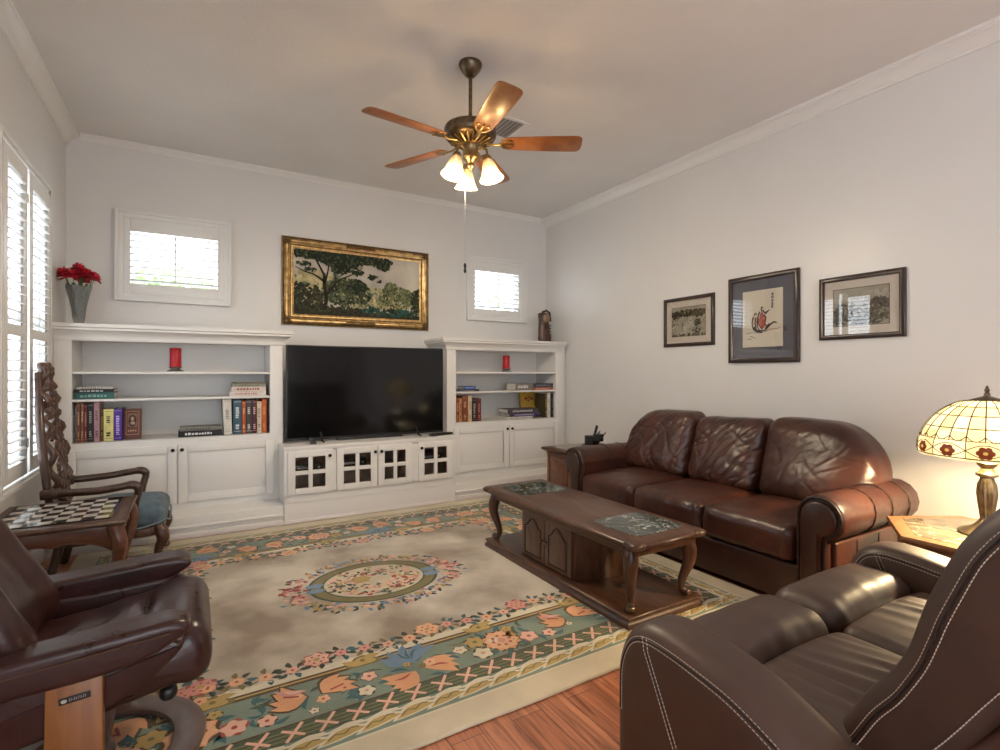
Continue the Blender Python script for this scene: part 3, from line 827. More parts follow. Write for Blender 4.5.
def candle(x, y, z, label, h):
    rt = thing('pillar_candle', label, 'candle', (x, y, z))
    m = MB(); m.lathe([(0, 0.0005), (0.055, 0.0005), (0.06, 0.006), (0.04, 0.016), (0.028, 0.022), (0.045, 0.03), (0.048, 0.036), (0, 0.034)], (x, y, z), 24); part('glass_holder', m, M_CRYSTAL, rt)
    m = MB(); m.lathe([(0, 0.036), (0.038, 0.036), (0.040, 0.04), (0.040, h-0.004), (0.037, h), (0.02, h-0.002), (0, h-0.006)], (x, y, z), 28); part('wax', m, M_RED, rt)
    m = MB(); m.tube([(x, y, z+h-0.006), (x+0.002, y, z+h+0.008)], 0.0015, 6); part('wick', m, M_BLACK, rt)
candle(-0.135, 4.80, 1.211, 'red pillar candle on the top shelf of the window-side bookcase', 0.185)
candle(2.918, 4.80, 1.211, 'red pillar candle on the top shelf of the corner bookcase', 0.18)

# vase of red flowers
va = thing('flower_vase', 'cut crystal vase of red flowers on the window-side bookcase', 'vase', (-0.733, 4.80, 1.548))
vc = Vector((-0.733, 4.80, 1.548))
m = MB()
m.lathe([(0, 0.001), (0.040, 0.001), (0.042, 0.008), (0.030, 0.02), (0.036, 0.05), (0.044, 0.12), (0.056, 0.19), (0.072, 0.25), (0.078, 0.285), (0.073, 0.285), (0.064, 0.24), (0.048, 0.18), (0.036, 0.10), (0.026, 0.05), (0, 0.035)], vc, 28, flute=lambda a, z: 1+0.03*math.sin(a*9+z*40)*(1 if z > 0.03 else 0))
part('vase', m, M_CRYSTAL, va)
rng = random.Random(3)
fl = []
for k in range(13):
    a = rng.uniform(0, 2*PI); rr = 0.085*math.sqrt(rng.random())
    fl.append((rr*1.15*math.cos(a), rr*math.sin(a), 0.328 + rng.uniform(0.01, 0.11)*(1-rr/0.14)))
m = MB()
for x, y, z in fl: m.tube([vc+Vector((x*0.15, y*0.15, 0.05)), vc+Vector((x*0.4, y*0.4, 0.2)), vc+Vector((x, y, z))], 0.0022, 5)
for k in range(10):
    a = 2*PI*k/10; p0 = vc+Vector((0.05*math.cos(a), 0.05*math.sin(a), 0.27)); p1 = p0+Vector((0.03*math.cos(a), 0.03*math.sin(a), 0.03))
    d = Vector((-math.sin(a), math.cos(a), 0))*0.014
    m.poly([p0, (p0+p1)/2+d+Vector((0, 0, .012)), p1, (p0+p1)/2-d+Vector((0, 0, .012))])
part('stems', m, M_LEAF, va)
for i, (x, y, z) in enumerate(fl):
    m = MB()
    cen = vc+Vector((x, y, z)); axis = Vector((x*6, y*6, 1)).normalized()
    Mq = axis.to_track_quat('Z', 'Y').to_matrix()
    for ring, (n, rr, up) in enumerate(((6, 0.052, 0.004), (5, 0.038, 0.022), (4, 0.022, 0.034))):
        for k in range(n):
            a = 2*PI*k/n + ring*0.5 + rng.uniform(-.2, .2)
            rows = []
            for t in (0, .35, .7, 1):
                wd = math.sin(min(1, t*0.85+0.12)*PI*0.92)*rr*0.62
                row = []
                for sg in (-1, 0, 1):
                    l = Vector((t*rr, sg*wd, up*t*1.3 - (0.25*rr*t*t) + abs(sg)*0.006))
                    l = Matrix.Rotation(a, 3, 'Z') @ l
                    row.append(cen + Mq @ l)
                rows.append(row)
            m.grid(rows, 0, True)
    m.lathe([(0, 0.03), (0.008, 0.022), (0.006, 0.0)], cen, 8, M=Mq.to_4x4())
    part('flower', m, M_PETALL if i in (2, 6, 9) else M_PETAL, va)

# carved statue in the corner on top of the corner bookcase
stt = thing('wood_carving', 'small carved brown wooden figure on the corner bookcase corner', 'carving', (3.49, 4.88, 1.548))
sc_ = Vector((3.49, 4.88, 1.548))
m = MB(); rows = []
prof = [(0.0, 0.072), (0.03, 0.078), (0.08, 0.075), (0.13, 0.07), (0.18, 0.066), (0.215, 0.06), (0.25, 0.062), (0.29, 0.064), (0.325, 0.062), (0.345, 0.05)]
for z, r_ in prof:
    row = []
    for k in range(28):
        a = 2*PI*k/28
        d = 1 + 0.16*nz((math.cos(a)*1.5, math.sin(a)*1.5, z*14), 2.0) + 0.07*math.sin(5*a+z*60)
        row.append(sc_ + Vector((r_*1.05*d*math.cos(a) - (z*0.06), r_*0.7*d*math.sin(a), z+0.0005)))
    rows.append(row)
m.grid(rows, 0, True, closed_u=True, cap=True)
part('robed_body', m, M_CARVE, stt)
m = MB(); m.cushion(3.49-0.055, 3.49+0.025, 4.80, 4.86, 1.548+0.235, 1.548+0.325, 0.028, 3, 4)
m.cushion(3.49-0.022, 3.49-0.010, 4.788, 4.80, 1.548+0.27, 1.548+0.29, 0.005, 1, 2)
part('face', m, plain('worn_pale_wood', srgb(150, 120, 95), 0.5, var=.3, vscale=60), stt)
m = MB(); m.tube([sc_+Vector((-0.066, -0.03, 0.21)), sc_+Vector((-0.075, -0.03, 0.30)), sc_+Vector((-0.05, -0.03, 0.355)), sc_+Vector((0.0, -0.03, 0.372)), sc_+Vector((0.045, -0.03, 0.35)), sc_+Vector((0.058, -0.03, 0.25))], 0.013, 8); part('hood', m, M_CHAIRW, stt)
m = MB()
for k in range(5):
    z = 0.03+k*0.035
    m.tube([sc_+Vector((-0.06+0.01*k, -0.05, z+0.03)), sc_+Vector((-0.01, -0.066, z)), sc_+Vector((0.05, -0.05, z+0.035))], 0.007, 6)
part('drapery', m, M_CARVE, stt)

# ================================================================ RUG
def rug():
    x0, x1, y0, y1 = -0.66, 2.60, 1.545, 4.30
    W, D = x1-x0, y1-y0
    cx, cy = (x0+x1)/2, (y0+y1)/2
    mcx, mcy = 0.885, 2.905
    P = {}
    mats = []
    def mt(name, c, **k):
        P[name] = len(mats); mats.append(pile('rug_'+name, c, **k))
    mt('cream', srgb(206, 192, 166))
    mt('field', srgb(176, 160, 146), patch=(srgb(146, 130, 114), srgb(214, 204, 188)), scale=1.9)
    mt('teal', srgb(120, 136, 122), var=0.18)
    mt('dgreen', srgb(66, 84, 66)); mt('brown', srgb(84, 62, 40)); mt('gold', srgb(184, 154, 92))
    mt('white', srgb(214, 204, 180)); mt('pink', srgb(224, 176, 156)); mt('peach', srgb(226, 176, 138)); mt('orange', srgb(218, 158, 116))
    mt('red', srgb(168, 72, 64)); mt('dleaf', srgb(52, 64, 52)); mt('tleaf', srgb(58, 100, 108)); mt('blue', srgb(108, 136, 164)); mt('olive', srgb(124, 112, 68)); mt('rose', srgb(208, 146, 136))
    m = MB()
    T0 = 0.0155
    m.cushion(x0, x1, y0, y1, 0.0005, T0, 0.012, (40, 32, 1), 3, P['cream'], disp=lambda u, p, n: Vector((0.004*nz((p.x, p.y, 0), 6, 1) if abs(u.x) > .97 else 0, 0.004*nz((p.x, p.y, 0), 6, 2) if abs(u.y) > .97 else 0, 0)))
    lev = [T0]
    def up(d=0.0004): lev[0] += d
    rr = random.Random(11)
    def ring(i0, i1, mat):
        z = lev[0]
        a, b_, c, d = x0+i0, x1-i0, y0+i0, y1-i0; e, f, g, h = x0+i1, x1-i1, y0+i1, y1-i1
        for q in (((a, c), (b_, c), (f, g), (e, g)), ((b_, c), (b_, d), (f, h), (f, g)), ((b_, d), (a, d), (e, h), (f, h)), ((a, d), (a, c), (e, g), (e, h))):
            m.poly([(x, y, z) for x, y in q], P[mat])
    up(); m.poly([(x, y, lev[0]) for x, y in ((x0+.13, y0+.13), (x1-.13, y0+.13), (x1-.13, y1-.13), (x0+.13, y1-.13))], P['field'])
    up()
    ring(.125, .215, 'teal'); ring(.215, .30, 'dgreen'); ring(.30, .53, 'teal'); ring(.53, .545, 'brown'); ring(.545, .556, 'gold'); ring(.556, .568, 'brown'); ring(.568, .61, 'white')
    up(); ring(.298, .308, 'brown'); ring(.118, .128, 'white')
    for k in (.232, .252, .272): ring(k, k+.007, 'olive')
    sides = [((x0, y0), (1, 0), (0, 1), W), ((x1, y0), (0, 1), (-1, 0), D), ((x1, y1), (-1, 0), (0, -1), W), ((x0, y1), (0, -1), (1, 0), D)]
    def S(side, s, t):
        o, u, v, L = side
        return (o[0]+u[0]*s+v[0]*t, o[1]+u[1]*s+v[1]*t)
    cnt = [0]
    def shape(side, pts, mat, dz=0):
        cnt[0] += 1
        m.poly([(*S(side, a, b_), lev[0]+dz+(cnt[0] % 60)*1.5e-6) for a, b_ in pts], P[mat])
    def blob(side, s, t, r, mat, petals=0, amp=0.18, ang=0, n=20, dz=0, sx=1, sy=1):
        pts = []
        for q in range(n):
            a = 2*PI*q/n
            k = r*(1+amp*math.cos(petals*a)) if petals else r
            pts.append((s+sx*k*math.cos(a+ang), t+sy*k*math.sin(a+ang)))
        shape(side, pts, mat, dz)
    def leaf(side, s, t, l, w, ang, mat, dz=0, curve=0.15):
        pts = []
        for q in range(6): x = l*q/5; y = w*math.sin(PI*q/5); pts.append((x, y+curve*l*math.sin(PI*q/5)))
        for q in range(4, 0, -1): x = l*q/5; y = -w*math.sin(PI*q/5); pts.append((x, y+curve*l*math.sin(PI*q/5)))
        ca, sa = math.cos(ang), math.sin(ang)
        shape(side, [(s+x*ca-y*sa, t+x*sa+y*ca) for x, y in pts], mat, dz)
    def line(side, pts, w, mat, dz=0):
        for (a, b_), (c, d) in zip(pts[:-1], pts[1:]):
            l = math.hypot(c-a, d-b_); nx, ny = -(d-b_)/l*w/2, (c-a)/l*w/2
            shape(side, [(a+nx, b_+ny), (a-nx, b_-ny), (c-nx, d-ny), (c+nx, d+ny)], mat, dz)
    def flower(side, s, t, r, c1, c2, n=6, spots=True):
        blob(side, s, t, r*1.06, 'red' if c1 in ('pink', 'rose') and r > .03 else 'orange' if c1 == 'peach' else 'brown', n, .16, rr.random()*6, 24, .0002)
        blob(side, s, t, r*0.96, c1, n, .16, rr.random()*6, 24, .0004)
        if spots:
            for q in range(n): blob(side, s+r*.55*math.cos(2*PI*q/n), t+r*.55*math.sin(2*PI*q/n), r*.12, 'red', n=6, dz=.0006)
        blob(side, s, t, r*0.26, c2, n=8, dz=.0006)
    up(.0003)
    for si, side in enumerate(sides):
        L = side[3]
        # gold scales with cream outlines in the outer band
        n = int((L-.26)/.125)
        for k in range(n):
            s = .14 + (L-.28)*(k+.5)/n
            dz = .0000002*k
            leaf(side, s-.085, .142, .19, .030, .16, 'white', .0001+dz, .10)
            leaf(side, s-.066, .146, .150, .020, .16, 'gold', .0004+dz, .10)
            line(side, [(s-.045, .158), (s-.02, .178), (s+.01, .168), (s+.035, .188), (s+.06, .182)], .007, 'olive', .0006)
            line(side, [(s-.10, .205), (s-.03, .196), (s+.03, .214), (s+.08, .205)], .010, 'white', .0005)
        # pink crosses over the green stripes
        n = int((L-.5)/.105)
        for k in range(n):
            s = .25 + (L-.5)*(k+.5)/n
            line(side, [(s-.030, .218), (s+.032, .300)], .012, 'pink', .0006)
            line(side, [(s-.036, .282), (s+.030, .232)], .012, 'pink', .0008)
        # teal band: loose leaves and sprigs, then big flowers and lilies
        for k in range(int((L-.8)/.028)):
            s = rr.uniform(.36, L-.36); t = rr.uniform(.325, .505)
            leaf(side, s, t, rr.uniform(.05, .085), rr.uniform(.008, .013), rr.uniform(0, 6.3), rr.choice(('tleaf', 'dgreen', 'dgreen', 'tleaf', 'olive')), 0, .2)
        for k in range(int((L-.8)/.13)):
            flower(side, rr.uniform(.36, L-.36), rr.uniform(.335, .50), rr.uniform(.016, .026), rr.choice(('pink', 'white', 'gold', 'peach')), 'red', 5, False)
        n = max(2, round((L-.9)/.40)); phase = 0.5
        for k in range(n):
            s = .45 + (L-.9)*(k+.5)/n
            t = .415
            typ = k % 3
            if typ == 0:
                blob(side, s, t, .088, 'brown', 8, .1, .3, 24, .0001)
                for a in (.4, 1.2, 2.2, 2.9, 3.7, 4.6, 5.6): leaf(side, s+.055*math.cos(a), t+.055*math.sin(a), .085, .015, a+rr.uniform(-.3, .3), 'tleaf')
                flower(side, s, t, .074, 'peach', 'rose', 8)
                flower(side, s+.125, t-.03, .040, 'pink', 'red', 5, False); flower(side, s-.12, t-.05, .040, 'white', 'rose', 5, False); flower(side, s+.07, t+.075, .024, 'gold', 'olive', 5, False)
                flower(side, s-.11, t+.045, .044, 'gold', 'olive', 6, False)
            elif typ == 1:
                # lily pair and pink bud
                for q, (ds, dt, ang) in enumerate(((-.07, .03, 2.7), (.06, .02, .25))):
                    for a in (-.5, -.15, .25, .6): leaf(side, s+ds*.4-.006*math.cos(ang), t+dt-.01, .146, .031, ang+a, 'brown', .0)
                    for a in (-.5, -.15, .25, .6): leaf(side, s+ds*.4, t+dt-.01, .13, .024, ang+a, 'orange', .0003+.0002*q)
                    line(side, [(s+ds*.4+.03*math.cos(ang), t+dt-.01+.03*math.sin(ang)), (s+ds*.4+.085*math.cos(ang), t+dt-.01+.085*math.sin(ang))], .010, 'red', .0008)
                leaf(side, s-.02, t+.06, .12, .02, 2.75, 'rose', .0004); leaf(side, s-.03, t+.065, .08, .010, 2.75, 'pink', .0006)
                for a in (.2, .6, 3.4, 5.8): leaf(side, s+.10*math.cos(a), t-.05+.03*math.sin(a), .07, .011, a, 'tleaf')
                flower(side, s+.17, t-.055, .030, 'white', 'rose', 5, False); flower(side, s-.17, t-.05, .03, 'pink', 'red', 5, False)
                line(side, [(s+.12, t+.085), (s+.17, t+.06), (s+.22, t+.07), (s+.26, t+.05)], .007, 'dgreen')
                for q in range(4): line(side, [(s+.14+.03*q, t+.07), (s+.12+.03*q, t+.02)], .006, 'dgreen')
            else:
                for a in (2.5, 2.1, 1.57, 1.0, .6): leaf(side, s, t+.035, .15, .026, a, 'blue', .0002)
                for a in (2.1, 1.57, 1.0): leaf(side, s, t+.06, .08, .006, a, 'tleaf', .0006)
                for sg in (-1, 1):
                    for a in (-.4, -.1, .25, .5): leaf(side, s+sg*.02, t-.03, .14, .026, (-.25 if sg > 0 else PI+.25)+a, 'orange', .0002)
                    leaf(side, s+sg*.04, t-.03, .08, .007, -.25 if sg > 0 else PI+.25, 'red', .0007)
                for a in (3.6, 5.8): leaf(side, s+.12*math.cos(a), t, .08, .012, a, 'tleaf')
                flower(side, s+.2, t+.02, .028, 'white', 'rose', 5, False); flower(side, s-.19, t+.03, .03, 'pink', 'red', 5, False)
        # gold crowns on the brown line, garland inside
        n2 = max(2, round((L-1.1)/.50))
        for k in range(n2):
            s = .55 + (L-1.1)*(k+.3)/n2
            blob(side, s, .56, .05, 'olive', 3, .2, PI/2, 18, .0002, 1.3, .8); leaf(side, s, .56, .085, .02, .35, 'gold', .0004); leaf(side, s, .56, .085, .02, PI-.35, 'gold', .0004); blob(side, s, .56, .036, 'gold', 3, .2, PI/2, 18, .0005, 1.3, .8); blob(side, s, .568, .012, 'olive', n=8, dz=.0007)
        n3 = int((L-1.2)/.095)
        for k in range(n3+1):
            s = .60 + (L-1.2)*k/n3
            t = .655 + .018*math.sin(k*1.3)
            line(side, [(s-.06, .60), (s-.02, .62), (s+.02, .60)], .008, 'white', 0)
            for a in (.5, 1.5, 2.6, 3.7, 4.8, 5.7): leaf(side, s+.024*math.cos(a), t+.024*math.sin(a), .046, .0115, a+rr.uniform(-.5, .5), rr.choice(('dleaf', 'dleaf', 'olive', 'tleaf')), 0)
            if k % 5 == 0: flower(side, s, t+.012, .050, rr.choice(('pink', 'peach', 'rose')), 'gold', 6)
            else: flower(side, s, t, .026, rr.choice(('peach', 'pink', 'peach', 'rose')), 'red', 5, False)
    # corner flowers
    for side in sides:
        flower(side, .42, .42, .06, 'peach', 'rose', 8)
        for a in range(7): leaf(side, .42+.06*math.cos(a*.9), .42+.06*math.sin(a*.9), .07, .012, a*.9, 'tleaf')
    # centre medallion
    Sd = ((mcx, mcy), (1, 0), (0, 1), 1)
    tl = R(-6)
    def el(a, k, ka=0.362, kb=0.285): x, y = ka*k*math.cos(a), kb*k*math.sin(a); return (x*math.cos(tl)-y*math.sin(tl), x*math.sin(tl)+y*math.cos(tl))
    def eband(k0, k1, mat, dz):
        n = 48
        for q in range(n):
            a, b_ = 2*PI*q/n, 2*PI*(q+1)/n
            shape(Sd, [el(a, k0), el(b_, k0), el(b_, k1), el(a, k1)], mat, dz)
    eband(.0001, .96, 'cream', 0); eband(.955, 1.0, 'dgreen', .0003); eband(.80, .955, 'olive', .0003); eband(.765, .80, 'dgreen', .0003)
    for k in range(300):
        a = rr.uniform(0, 2*PI); q = .70*math.sqrt(rr.uniform(.12, 1)); x, y = el(a, q)
        c = rr.random()
        if c < .45: leaf(Sd, x, y, .036, .009, rr.uniform(0, 6.3), rr.choice(('dleaf', 'tleaf', 'olive', 'dgreen')), .0004+rr.random()*.0003)
        else: blob(Sd, x, y, rr.uniform(.008, .017), rr.choice(('rose', 'peach', 'pink', 'gold', 'white', 'red')), 5, .2, 0, 10, .0005+rr.random()*.0005)
    blob(Sd, *el(2.6, .22), .05, 'gold', 6, .15, 0, 20, .0012)
    for k in range(430):
        a = rr.uniform(0, 2*PI); q = 1.02 + rr.uniform(0, .27) + .10*abs(math.cos(a))**6*rr.uniform(0, 2.0); x, y = el(a, q)
        end = abs(math.cos(a))**8
        c = rr.random()
        if c < .5 - .3*end: leaf(Sd, x, y, .042, .010, a+rr.uniform(-.9, .9), rr.choice(('dleaf', 'tleaf', 'olive', 'blue', 'dleaf')), rr.random()*.0004)
        elif end > .35: blob(Sd, x, y, rr.uniform(.010, .02), rr.choice(('rose', 'red', 'pink')), 5, .2, 0, 10, .0004+rr.random()*.0004)
        else: blob(Sd, x, y, rr.uniform(.008, .017), rr.choice(('gold', 'peach', 'blue', 'pink', 'gold', 'rose')), 5, .2, 0, 10, .0004+rr.random()*.0004)
    for a in (PI+.12, PI-.15, .12, -.15): blob(Sd, *el(a, .9), .05, 'blue', 5, .15, 0, 16, .0008, 1, .6)
    o_ = Vector((cx, cy, 0)); m.v = [p-o_ for p in m.v]
    ob = bpy.data.objects.new('rug', m.mesh('rug', mats, weld=False)); COL.objects.link(ob); ob.location = (cx, cy, 0)
    tag(ob, 'large cream wool rug with a teal floral border and an oval centre medallion', 'rug')
rug()

# ================================================================ SOFA (faces -X, along the right wall)
sofa = thing('sofa', 'three-seat red-brown leather sofa with rolled arms against the long wall', 'sofa', (3.1, 2.3, 0))
m = MB(); m.rbox(2.60, 3.55, 1.33, 3.26, 0.03, 0.235, 0.02); part('base_rail', m, M_SOFAD, sofa)
for x in (2.70, 3.5):
    for y in (1.40, 3.18):
        m = MB(); m.lathe([(0, 0.0185), (0.022, 0.0185), (0.028, 0.045), (0, 0.045)], (x, y, 0), 12); part('foot', m, M_DWOOD, sofa)
def wrinkle(amp, f, seed, ax=(1, 1, 1)):
    return lambda u, p, n: n*(amp*(1-abs(2*abs(nz((p.x*ax[0], p.y*ax[1], p.z*ax[2]), f, seed))-0.4)) - amp*0.6)
for k, (a, b_) in enumerate(((1.478, 2.018), (2.024, 2.572), (2.578, 3.118))):
    m = MB()
    def dsp(u, p, n, k=k):
        d = Vector((0, 0, 0))
        if n.length > 0:
            d += Vector((0, 0, 1))*0.028*(1-u.x**2)*(1-u.y**2)*(1 if u.z > 0 else 0)
            fr = max(0, -u.x-0.5)*2
            d += n*0.008*fr*(nz((p.x*3, p.y*9, p.z*2), 4, k)) + n*0.004*fr*nz((p.x*2, p.y*16, p.z*2), 4, k+5)
            d += n*0.004*nz((p.x, p.y, p.z), 7, k+3)
        return d
    m.cushion(2.565, 3.32, a, b_, 0.235, 0.425, 0.055, (16, 14, 5), 5, disp=dsp)
    part('seat_cushion', m, M_SOFA, sofa)
# back cushions: rounded pads leaning on the frame, outer shoulders dropping over the arms
TOPS = (lambda y: .914 - .25*max(0, (1.82-y)/.475)**4 - .03*max(0, (y-1.93)/.09)**2,
        lambda y: .893 - .015*(y-2.03)/.54 - .02*max(0, (2.08-y)/.05)**2 - .03*max(0, (y-2.51)/.065)**2,
        lambda y: .905 - .26*max(0, (y-2.82)/.405)**4 - .03*max(0, (2.66-y)/.08)**2)
for k, (ya, yb) in enumerate(((1.345, 2.020), (2.028, 2.574), (2.582, 3.225))):
    m = MB()
    def pad(u, p, n, k=k, ya=ya, yb=yb):
        t = (p.z-.415)/.485
        zz = .415 + (TOPS[k](p.y)-.415)*t
        tt = (zz-.415)/.485
        dx = .19*tt - .05*tt*tt
        fr = max(0.0, min(1.0, -u.x*1.4))
        dx -= .048*fr*(1-abs(u.y)**2.6)*(1-abs(2*t-1)**2.6)
        dx -= .022*fr*(1-abs(u.y)**3)*math.exp(-((tt-.30)/.22)**2)
        dy = .010*nz((p.z, p.x, 0), 6, k)*(abs(u.y)**2)
        yv, zv = p.y, zz
        amp = (0.34, 1.0, 0.8)[k]
        wy = yv + .09*nz((yv, zv, 0), 3.2, k+2); wz = zv + .09*nz((yv, zv, 1), 3.2, k+5)
        dia = wy*.8 + wz*.75; per = wy*.75 - wz*.8
        low = nz((dia*.9, per*.6, .3), 5.0, k*3+1)
        c1 = nz((dia*1.7, per*.5, .7), 6.0, k*2+4); c2 = nz((dia*.6, per*1.5, .2), 5.5, k+11); c3 = nz((dia*1.5, per*.7, .5), 13.0, k+8)
        cr = .0075*math.exp(-(c1/.10)**2) + .0065*math.exp(-(c2/.10)**2) + .003*math.exp(-(c3/.16)**2)
        dx += fr*amp*(.010*low + cr)
        return Vector((dx, dy, zz-p.z + .004*nz((yv, zv, 0), 7, k)))
    m.cushion(3.062, 3.30, ya, yb, .415, .90, .078, (3, 64, 56), 8, disp=pad)
    bc = part('back_cushion', m, M_SOFA, sofa)
m = MB(); m.prism(smooth_poly([(1.52, .10), (1.52, .58), (1.56, .68), (1.70, .76), (2.3, .78), (2.9, .76), (3.04, .68), (3.08, .58), (3.08, .10)], 3), 'x', 3.36, 3.63, 0.05, 4); part('back_frame', m, M_SOFAD, sofa)
for sg, yc in ((-1, 1.355), (1, 3.245)):
    # arm: rolled top + post, extruded along X
    def Y(d): return yc + sg*d
    m = MB()
    prof = [(-0.115, 0.03), (-0.115, 0.50)]
    for k in range(11):
        a = PI - k/10*(PI*1.42)
        prof.append((0.112*math.cos(a) - 0.003, 0.497 + 0.112*math.sin(a)))
    prof += [(0.035, 0.39), (0.03, 0.36), (0.035, 0.03)]
    poly = [(Y(d), z) for d, z in prof]
    def armdisp(p): return p + Vector((0, 0, 0.004*nz((p.x, p.y, p.z), 6, 5)))
    m.prism(poly, 'x', 2.60, 3.40, 0.02, 4, mid=14, warp=armdisp)
    arm = part('arm', m, M_SOFA, sofa)
    # front facing panel, darker, with welt
    m = MB()
    fp = [(-0.090, 0.05), (-0.090, 0.50)]
    for k in range(11):
        a = PI - k/10*(PI*1.40)
        fp.append((0.084*math.cos(a) - 0.003, 0.497 + 0.084*math.sin(a)))
    fp += [(0.015, 0.405), (0.008, 0.37), (0.01, 0.05)]
    m.prism([(Y(d), z) for d, z in fp], 'x', 2.578, 2.605, 0.012, 3, rings=2, bulge0=0.008); part('front_panel', m, M_SOFAD, arm)
    m = MB()
    w = [(-0.103, 0.04), (-0.103, 0.30), (-0.103, 0.497)]
    for k in range(1, 14):
        a = PI - k/13*(PI*1.42)
        w.append((0.100*math.cos(a) - 0.003, 0.497 + 0.100*math.sin(a)))
    w += [(0.028, 0.40), (0.021, 0.36), (0.022, 0.04)]
    m.tube([(2.597, Y(d), z) for d, z in w], 0.0075, 8); part('welt', m, M_SEAM, arm)
    for x in (2.90, 3.08, 3.27):
        m = MB()
        pts = [(x, Y(-0.113), 0.44), (x, Y(-0.116), 0.497)]
        for k in range(1, 15):
            a = PI - k/14*(PI*1.36)
            pts.append((x+0.006*math.sin(k), Y(0.1135*math.cos(a)-0.003), 0.497+0.1135*math.sin(a)))
        m.tube(pts, 0.0035, 6); part('seam', m, M_SEAM, arm)
    m = MB(); m.rbox(2.64, 3.39, min(Y(0.02), Y(0.055)), max(Y(0.02), Y(0.055)), 0.05, 0.385, 0.012); sp_ = part('outer_panel', m, M_SOFA, arm)
    for x in (2.83, 3.05, 3.27):
        m = MB(); m.tube([(x, Y(0.056), 0.37), (x, Y(0.056), 0.06)], 0.0035, 6); part('outer_panel_seam', m, M_SEAM, arm)

# ================================================================ COFFEE TABLE
ct = thing('coffee_table', 'long dark walnut coffee table with marble insets and a doored centre cabinet', 'table', (1.965, 2.39, 0.0185))
Z0 = 0.019
m = MB()
def stepped(mb, x0, x1, y0, y1, prof, mat=0):
    rows = [[(x0-e, y0-e, z), (x1+e, y0-e, z), (x1+e, y1+e, z), (x0-e, y1+e, z)] for e, z in prof]
    mb.grid(rows, mat, False, closed_u=True, cap=True)
stepped(m, 1.722, 2.205, 1.745, 3.075, [(0.015, Z0), (0.015, Z0+.014), (0.008, Z0+.022), (0.004, Z0+.032), (0.012, Z0+.040), (0.012, Z0+.046), (0.006, Z0+.052), (0.0, Z0+.054)])
part('base', m, M_DWOOD, ct)
# top: ogee edge with notched corners
def top_outline(e):
    x0, x1, y0, y1 = 1.704-e, 2.202+e, 1.688-e, 3.118+e
    pts = []
    def corner(cx, cy, sx, sy, swap):
        c = [(cx-sx*0.085, cy), (cx-sx*0.078, cy-sy*0.006), (cx-sx*0.066, cy-sy*0.006), (cx-sx*0.058, cy), (cx-sx*0.02, cy), (cx-sx*0.006, cy-sy*0.006), (cx, cy-sy*0.02), (cx, cy-sy*0.058), (cx-sx*0.006, cy-sy*0.066), (cx-sx*0.006, cy-sy*0.078), (cx, cy-sy*0.085)]
        return c[::-1] if swap else c
    pts += corner(x0, y0, -1, -1, False)[::-1][::-1] if False else []
    pts += corner(x1, y0, 1, -1, False) + corner(x1, y1, 1, 1, True) + corner(x0, y1, -1, 1, False) + corner(x0, y0, -1, -1, True)
    return pts
m = MB()
m.grid([[(x, y, z) for x, y in top_outline(e)] for e, z in ((-0.03, .378), (-0.018, .381), (-0.012, .386), (0.0, .390), (0.004, .398), (0.004, .408), (-0.002, .415), (-0.010, .420))], 0, False, closed_u=True, cap=True)
part('tabletop', m, M_DWOOD, ct)
for y0, y1, c in ((1.775, 2.095, 0.02), (2.735, 3.035, 0.02)):
    m = MB()
    pl = []
    for cx, cy, sx, sy in ((2.150, y0, 1, -1), (2.150, y1, 1, 1), (1.80, y1, -1, 1), (1.80, y0, -1, -1)):
        q = [(cx-sx*0.03, cy), (cx-sx*0.012, cy-sy*0.012), (cx, cy-sy*0.03)]
        pl += q if sx*sy < 0 else q[::-1]
    m.prism(pl, 'z', 0.418, 0.4215, 0.0)
    part('marble_inset', m, M_GMARB, ct)
m = MB(); m.rbox(1.745, 2.17, 1.73, 3.05, 0.345, 0.379, 0.004)
m2 = MB(); m2.box(1.775, 2.14, 2.2, 2.69, 0.07, 0.38)
part('apron', m, M_DWOOD, ct)
m = MB()
pl = [(1.762, 2.195), (1.90, 2.13), (2.03, 2.13), (2.168, 2.195), (2.168, 2.695), (2.03, 2.76), (1.90, 2.76), (1.762, 2.695)]
m.prism(pl, 'z', 0.0735, 0.36, 0.002, 2, smooth=False); part('cabinet_body', m, M_DWOODV, ct)
def arch(y0, y1, z0, z1, rise, n=10):
    pts = [(y0, z0), (y1, z0), (y1, z1-rise)]
    for k in range(1, n):
        t = k/n; y = y1+(y0-y1)*t
        c = math.cos((t-0.5)*PI*2)
        pts.append((y, z1-rise + rise*(0.5+0.5*c)*(1 if True else 0)))
    pts.append((y0, z1-rise))
    return pts
for xs, xf in ((-1, 1.762), (1, 2.168)):
    for a, b_, kk in ((2.205, 2.442, 2.425), (2.448, 2.685, 2.465)):
        m = MB()
        xa, xb = (xf-0.014, xf) if xs < 0 else (xf, xf+0.014)
        m.rbox(xa, xb, a, b_, 0.082, 0.352, 0.003)
        d = part('door', m, M_DOORW, ct)
        m = MB()
        xa, xb = (xf-0.019, xf-0.010) if xs < 0 else (xf+0.010, xf+0.019)
        m.prism(arch(a+0.045, b_-0.045, 0.115, 0.315, 0.05), 'x', xa, xb, 0.005, 2); part('raised_panel', m, M_DOORW, d)
        m = MB()
        ol = arch(a+0.036, b_-0.036, 0.106, 0.325, 0.055); ol.append(ol[0])
        xq = xf-0.0145 if xs < 0 else xf+0.0145
        m.tube([(xq, y, z) for y, z in ol], 0.0045, 6); part('panel_moulding', m, M_SEAM, d)
        m = MB(); m.lathe([(0, 0), (0.005, 0), (0.005, 0.008), (0.010, 0.013), (0.008, 0.02), (0, 0.021)], n=12, M=frame_M((xf+xs*0.014, kk, 0.22), (0, -xs, 0), (0, 0, 1), (xs, 0, 0))); part('knob', m, M_BRONZE, d)
